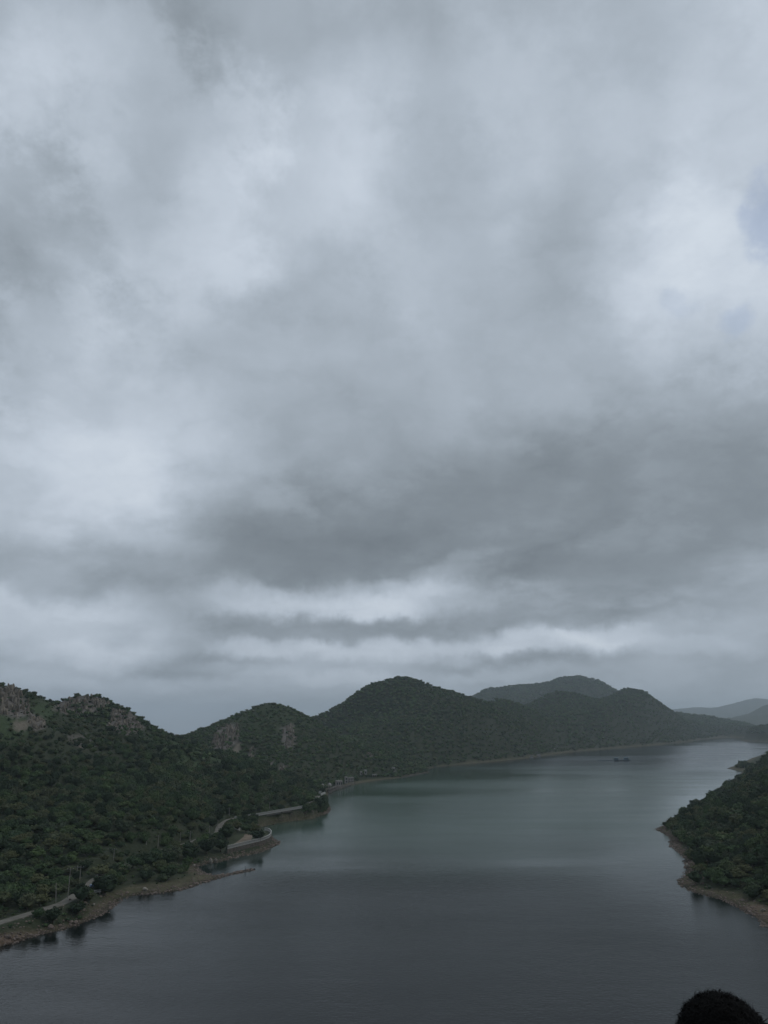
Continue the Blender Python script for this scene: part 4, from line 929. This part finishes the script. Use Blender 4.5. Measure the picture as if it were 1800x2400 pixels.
# retaining wall under the pavilions: courses of stone blocks
wl_ = [at_z(767,1861,0), at_z(780,1854.5,0), at_z(801,1847.5,0), at_z(830,1837.5,0)]
p0 = Vector(wl_[0]); e = empty('retaining_wall', p0, 'rough stone retaining wall rising from the lake under the pavilions', 'wall')
loc = [tuple(Vector(v) - p0 + Vector((0, .8, 0))) for v in wl_]
blk = [MB().box((0, 0, 0), (1.9, 1.0, 1.05), top=.94).mesh('stone_block', rock_mat('wall stone %d' % i, (.055, .05, .046), (.17, .155, .14))) for i in range(2)]
for r_ in range(4):
    ql = along(loc, 2.0)
    for i, (q, rz) in enumerate(ql[:max(6, int(len(ql) * (1.0, 1.0, .62, .36)[r_]))]): add('stone_block', blk[(i + r_) % 2], e, q + Vector((random.uniform(-.1, .1) + (.9 if r_ % 2 else 0), r_ * .25 + random.uniform(-.12, .12), -.2 + r_ * 1.06)), (0, 0, rz + random.uniform(-.05, .05)))
for i, (q, rz) in enumerate(along(loc, 5.0)): MB().box((q.x, q.y - .5, 1.2 - .16 * i), (.9, 1.2, 3.6 - .3 * i), rz, top=.75).build('buttress', M_MASON, e)

# ------------------------------------------------------------------ floating station in the lake
M_TEAL = flat('faded teal paint', (.055, .10, .125), .7, .3, .6); M_DECK = flat('weathered dark planks', (.045, .048, .055), .85, .3, .8); M_TEALR = flat('pale teal roof', (.13, .19, .22), .6, .2, .5)
p0 = Vector(at_z(1437, 1783, 0)); e = empty('floating_pontoon', p0, 'long dark floating pontoon moored in the lake before the far hills', 'pontoon')
def px_x(px_): return Vector(at_z(px_, 1783, 0)).x - p0.x
xa, xb, xc = px_x(1400), px_x(1440), px_x(1476)
MB().box(((xa + xb) / 2, 0, .55), (xb - xa, 2.2, .5)).build('walkway', M_DECK, e); MB().box(((xb + xc) / 2, .0, .56), (xc - xb, 9, .56)).build('deck', M_DECK, e)
for k in range(12): MB().tube([(xa + (xc - xa) * (k + .2) / 12, -1, .15), (xa + (xc - xa) * (k + .8) / 12, -1, .15)], .42, 9).build('float', M_TEAL, e)
for x_ in np.linspace(xa + .3, xc - .3, 16): MB().tube([(x_, -1.05 if x_ < xb else -4.4, .8), (x_, -1.05 if x_ < xb else -4.4, 1.8)], .05, 6).build('railing_post', M_STEEL, e)
MB().box(((xa + xb) / 2, -1.05, 1.8), (xb - xa, .08, .08)).build('handrail', M_STEEL, e); MB().box(((xb + xc) / 2, -4.4, 1.5), (xc - xb, .08, .6)).build('net_rail', M_TEAL, e)
for a, b, hh, lab in ((1440, 1449, 3.2, 'left teal cabin on the floating pontoon, beside the walkway'), (1463, 1472, 3.6, 'right teal cabin at the outer end of the floating pontoon')):
    xm = (px_x(a) + px_x(b)) / 2; wd = px_x(b) - px_x(a); c = empty('floating_cabin', p0 + Vector((xm, 0, .84)), lab, 'cabin', 'cabins on the pontoon')
    MB().box((0, 0, hh / 2), (wd, 4, hh)).build('wall', M_TEAL, c); MB().box((0, 0, hh + .15), (wd + .7, 4.7, .3), top=.85).build('roof', M_TEALR, c)
    for s in (-.27, .27):
        f = MB().box((s * wd, -2.03, hh * .58), (wd * .34, .1, hh * .4)).build('window', M_TEALR, c); MB().box((s * wd, -2.06, hh * .58), (wd * .27, .1, hh * .32)).build('pane', M_OPEN, f)

# ------------------------------------------------------------------ blue car under the dark tree
M_CAR = flat('blue car paint', (.10, .15, .26), .35, .08, 1.0); M_GLASS = flat('car glass', (.03, .035, .04), .15, .1, 1.0); M_TYRE = flat('tyre rubber', (.015, .015, .015), .9, .2, 3.0)
p = hit(224, 2080); e = empty('parked_car', p + Vector((0, 0, .05)), 'small blue car half hidden under the broad dark tree by the road', 'car', None, .5)
b = MB(); prof = [(-1.8,.35),(-1.85,.75),(-1.55,.95),(-.95,1.0),(-.5,1.45),(.75,1.48),(1.35,1.05),(1.8,.9),(1.85,.4)]
for y_ in (-.75, .75): b.v += [(x_, y_ * (.86 if z > 1.2 else 1), z) for x_, z in prof]
n = len(prof); b.f = [tuple(range(n)), tuple(reversed(range(n, 2 * n)))] + [(i, i + n, (i + 1) % n + n, (i + 1) % n) for i in range(n)]
b.build('body', M_CAR, e)
for y_ in (-.735, .735): MB().box((.1, y_, 1.22), (1.25, .03, .32), top=.8).build('side_window', M_GLASS, e)
MB().box((-.76, 0, 1.24), (.06, 1.2, .48), 0, 0).build('windscreen', M_GLASS, e)
for x_ in (-1.15, 1.15):
    for y_ in (-.72, .72):
        wv = MB().tube([(x_, y_ - .1, .31), (x_, y_ + .1, .31)], .31, 14).build('wheel', M_TYRE, e); MB().tube([(x_, y_ - .115, .31), (x_, y_ + .115, .31)], .17, 10).build('rim', M_POLE, wv)
for y_ in (-.5, .5): MB().box((-1.84, y_, .72), (.06, .3, .16)).build('headlight', M_WHITE, e)

# ------------------------------------------------------------------ the lookout ledge and the person on it
M_LEDGE = flat('lookout rock', (.15, .13, .11), .95, .35, 1.2, .6)
bm = bmesh.new(); gz = 52.66
def ledge_z(x_, y_):
    e_ = max(abs(x_) - 5.5, y_ - 3.1, -y_ - 7, 0); return gz - e_ * 1.6 + .03 * math.sin(x_ * 2.3) * math.cos(y_ * 1.9) - (.02)
xs3 = np.linspace(-9, 9, 46); ys3 = np.linspace(-10, 6.2, 42)
vv = [[bm.verts.new((x_, y_, ledge_z(x_, y_))) for x_ in xs3] for y_ in ys3]
for i in range(len(ys3) - 1):
    for j in range(len(xs3) - 1): bm.faces.new((vv[i][j], vv[i][j + 1], vv[i + 1][j + 1], vv[i + 1][j]))
me = bpy.data.meshes.new('lookout_ledge'); bm.to_mesh(me); bm.free(); me.materials.append(M_LEDGE); tag(add('lookout_ledge', me), kind='structure')

M_SKIN = flat('brown skin', (.22, .125, .075), .55, .08, 8.0); M_HAIR = flat('black hair', (.003, .003, .003), .95, .2, 30.0)
M_SHIRT = flat('dark cotton shirt', (.05, .055, .07), .9, .15, 20.0); M_TROU = flat('dark trousers', (.03, .03, .035), .9, .15, 20.0); M_SHOE = flat('shoe leather', (.03, .025, .02), .6, .1, 10)
hx, hy, hz_ = .815, 2.10, 54.252      # centre of the head
pe = empty('person', (hx, hy, gz), 'person with short black wavy hair at the lower right, top of head showing', 'person')
def skin(name, nodes, edges, mat, parent, sub=2, root=0):
    me = bpy.data.meshes.new(name); me.from_pydata([n_[0] for n_ in nodes], edges, []); o = add(name, me, parent)
    md = o.modifiers.new('skin', 'SKIN'); md.use_smooth_shade = True
    for i, n_ in enumerate(nodes):
        r_ = n_[1]; me.skin_vertices[0].data[i].radius = (r_, r_) if not isinstance(r_, tuple) else r_; me.skin_vertices[0].data[i].use_root = (i == root)
    s_ = o.modifiers.new('sub', 'SUBSURF'); s_.levels = sub; s_.render_levels = sub; me.materials.append(mat); return o
hc = hz_ - gz       # head centre above the feet
nd = [((0,0,.93),(.15,.11)), ((0,.0,1.08),(.145,.105)), ((0,.0,1.27),(.16,.115)), ((0,.0,1.38),(.13,.09)), ((0,.01,1.445),(.062,.062)), ((0,.02,1.50),(.058,.06)), ((0,.03,hc-.02),(.07,.085)), ((0,.02,hc+.045),(.068,.085)),
 ((-.18,0,1.36),.062), ((-.24,.0,1.10),.046), ((-.25,.06,.86),.034), ((-.25,.08,.79),(.026,.04)), ((.18,0,1.36),.062), ((.24,0,1.10),.046), ((.25,.06,.86),.034), ((.25,.08,.79),(.026,.04)),
 ((-.10,0,.86),.092), ((-.105,.02,.48),.062), ((-.11,0,.09),.042), ((-.11,.14,.045),(.04,.03)), ((.10,0,.86),.092), ((.105,.02,.48),.062), ((.11,0,.09),.042), ((.11,.14,.045),(.04,.03))]
ed = [(0,1),(1,2),(2,3),(3,4),(4,5),(5,6),(6,7),(3,8),(8,9),(9,10),(10,11),(3,12),(12,13),(13,14),(14,15),(0,16),(16,17),(17,18),(18,19),(0,20),(20,21),(21,22),(22,23)]
skin('body', nd, ed, M_SKIN, pe)
for s in (-1, 1):
    for k, (ox, L) in enumerate(((-.026, .062), (-.009, .075), (.009, .07), (.025, .055))):
        skin('finger', [((s * .25, .07 + ox * 1.0, .80), .010), ((s * .252, .085 + ox, .80 - L * .9), .009), ((s * .246, .10 + ox, .80 - L * 1.45), .008), ((s * .238, .105 + ox, .80 - L * 1.8), .006)], [(0,1),(1,2),(2,3)], M_SKIN, pe, 1)
    skin('thumb', [((s * .245, .10, .82), .013), ((s * .238, .13, .775), .011), ((s * .23, .14, .745), .008)], [(0,1),(1,2)], M_SKIN, pe, 1)
    m = MB().lathe((s * .083, .03, hc - .035), [(.006, -.03), (.014, -.02), (.018, .0), (.016, .022), (.006, .033)], 8); m.build('ear', M_SKIN, pe, True)
    m = MB().lathe((s * .031, .113, hc - .012), [(.002, -.011), (.010, -.006), (.012, 0), (.010, .006), (.002, .011)], 8); m.build('eye', M_WHITE, pe, True)
skin('nose', [((0, .108, hc + .0), .008), ((0, .125, hc - .045), .014)], [(0,1)], M_SKIN, pe, 1); skin('mouth', [((-.022, .108, hc - .083), .006), ((.022, .108, hc - .083), .006)], [(0,1)], M_SKIN, pe, 1)
sh = [((0,0,.90),(.165,.125)), ((0,0,1.08),(.16,.12)), ((0,0,1.27),(.176,.13)), ((0,0,1.385),(.14,.10)), ((0,.0,1.43),(.08,.08)), ((-.19,0,1.37),.075), ((-.23,0,1.18),.066), ((.19,0,1.37),.075), ((.23,0,1.18),.066)]
skin('shirt', sh, [(0,1),(1,2),(2,3),(3,4),(3,5),(5,6),(3,7),(7,8)], M_SHIRT, pe)
skin('trousers', [((0,0,.95),(.16,.12)), ((-.10,0,.84),.105), ((-.105,.02,.48),.08), ((-.11,0,.10),.066), ((.10,0,.84),.105), ((.105,.02,.48),.08), ((.11,0,.10),.066)], [(0,1),(1,2),(2,3),(0,4),(4,5),(5,6)], M_TROU, pe)
for s in (-1, 1): skin('shoe', [((s * .11, -.02, .05), (.05, .05)), ((s * .11, .09, .045), (.05, .042)), ((s * .112, .19, .035), (.042, .03))], [(0,1),(1,2)], M_SHOE, pe, 1)
# hair: a lumpy cap with thousands of short curved locks
bm = bmesh.new(); bmesh.ops.create_icosphere(bm, subdivisions=4, radius=1.0); r_ = random.Random(5)
for v in bm.verts:
    c = v.co.copy(); k = 1 + .06 * float(vnoise(np.array(c.x * 5 + 3), np.array(c.y * 5 + c.z * 4), 4))
    v.co = Vector((c.x * .098 * k, c.y * .112 * k, c.z * .098 * k))
bmesh.ops.delete(bm, geom=[v for v in bm.verts if v.co.z < -.055 or (v.co.y > .075 and v.co.z < .035)], context='VERTS')
for k in range(5200):
    d = Vector((r_.gauss(0, 1), r_.gauss(0, 1), r_.gauss(.35, 1))).normalized()
    if d.z < -.45 or (d.y > .68 and d.z < .35): continue
    p = Vector((d.x * .099, d.y * .113, d.z * .099)); t = d.cross(Vector((r_.uniform(-1, 1), r_.uniform(-1, 1), r_.uniform(-1, 1)))).normalized(); L = r_.uniform(.010, .024) if k % 22 else r_.uniform(.020, .034)
    sd2 = d.cross(t) * .0011; a, b_, c_ = p - t * L * .2, p + d * L * .45 + t * L * .35, p + d * L * r_.uniform(.3, .75) + t * L * 1.1
    vs = [bm.verts.new(q) for q in (a - sd2, a + sd2, b_ + sd2, b_ - sd2)]; bm.faces.new(vs); v5 = bm.verts.new(c_); bm.faces.new((vs[3], vs[2], v5))
me = bpy.data.meshes.new('hair'); bm.to_mesh(me); bm.free(); me.materials.append(M_HAIR)
add('hair', me, pe, (0, .01, hc))
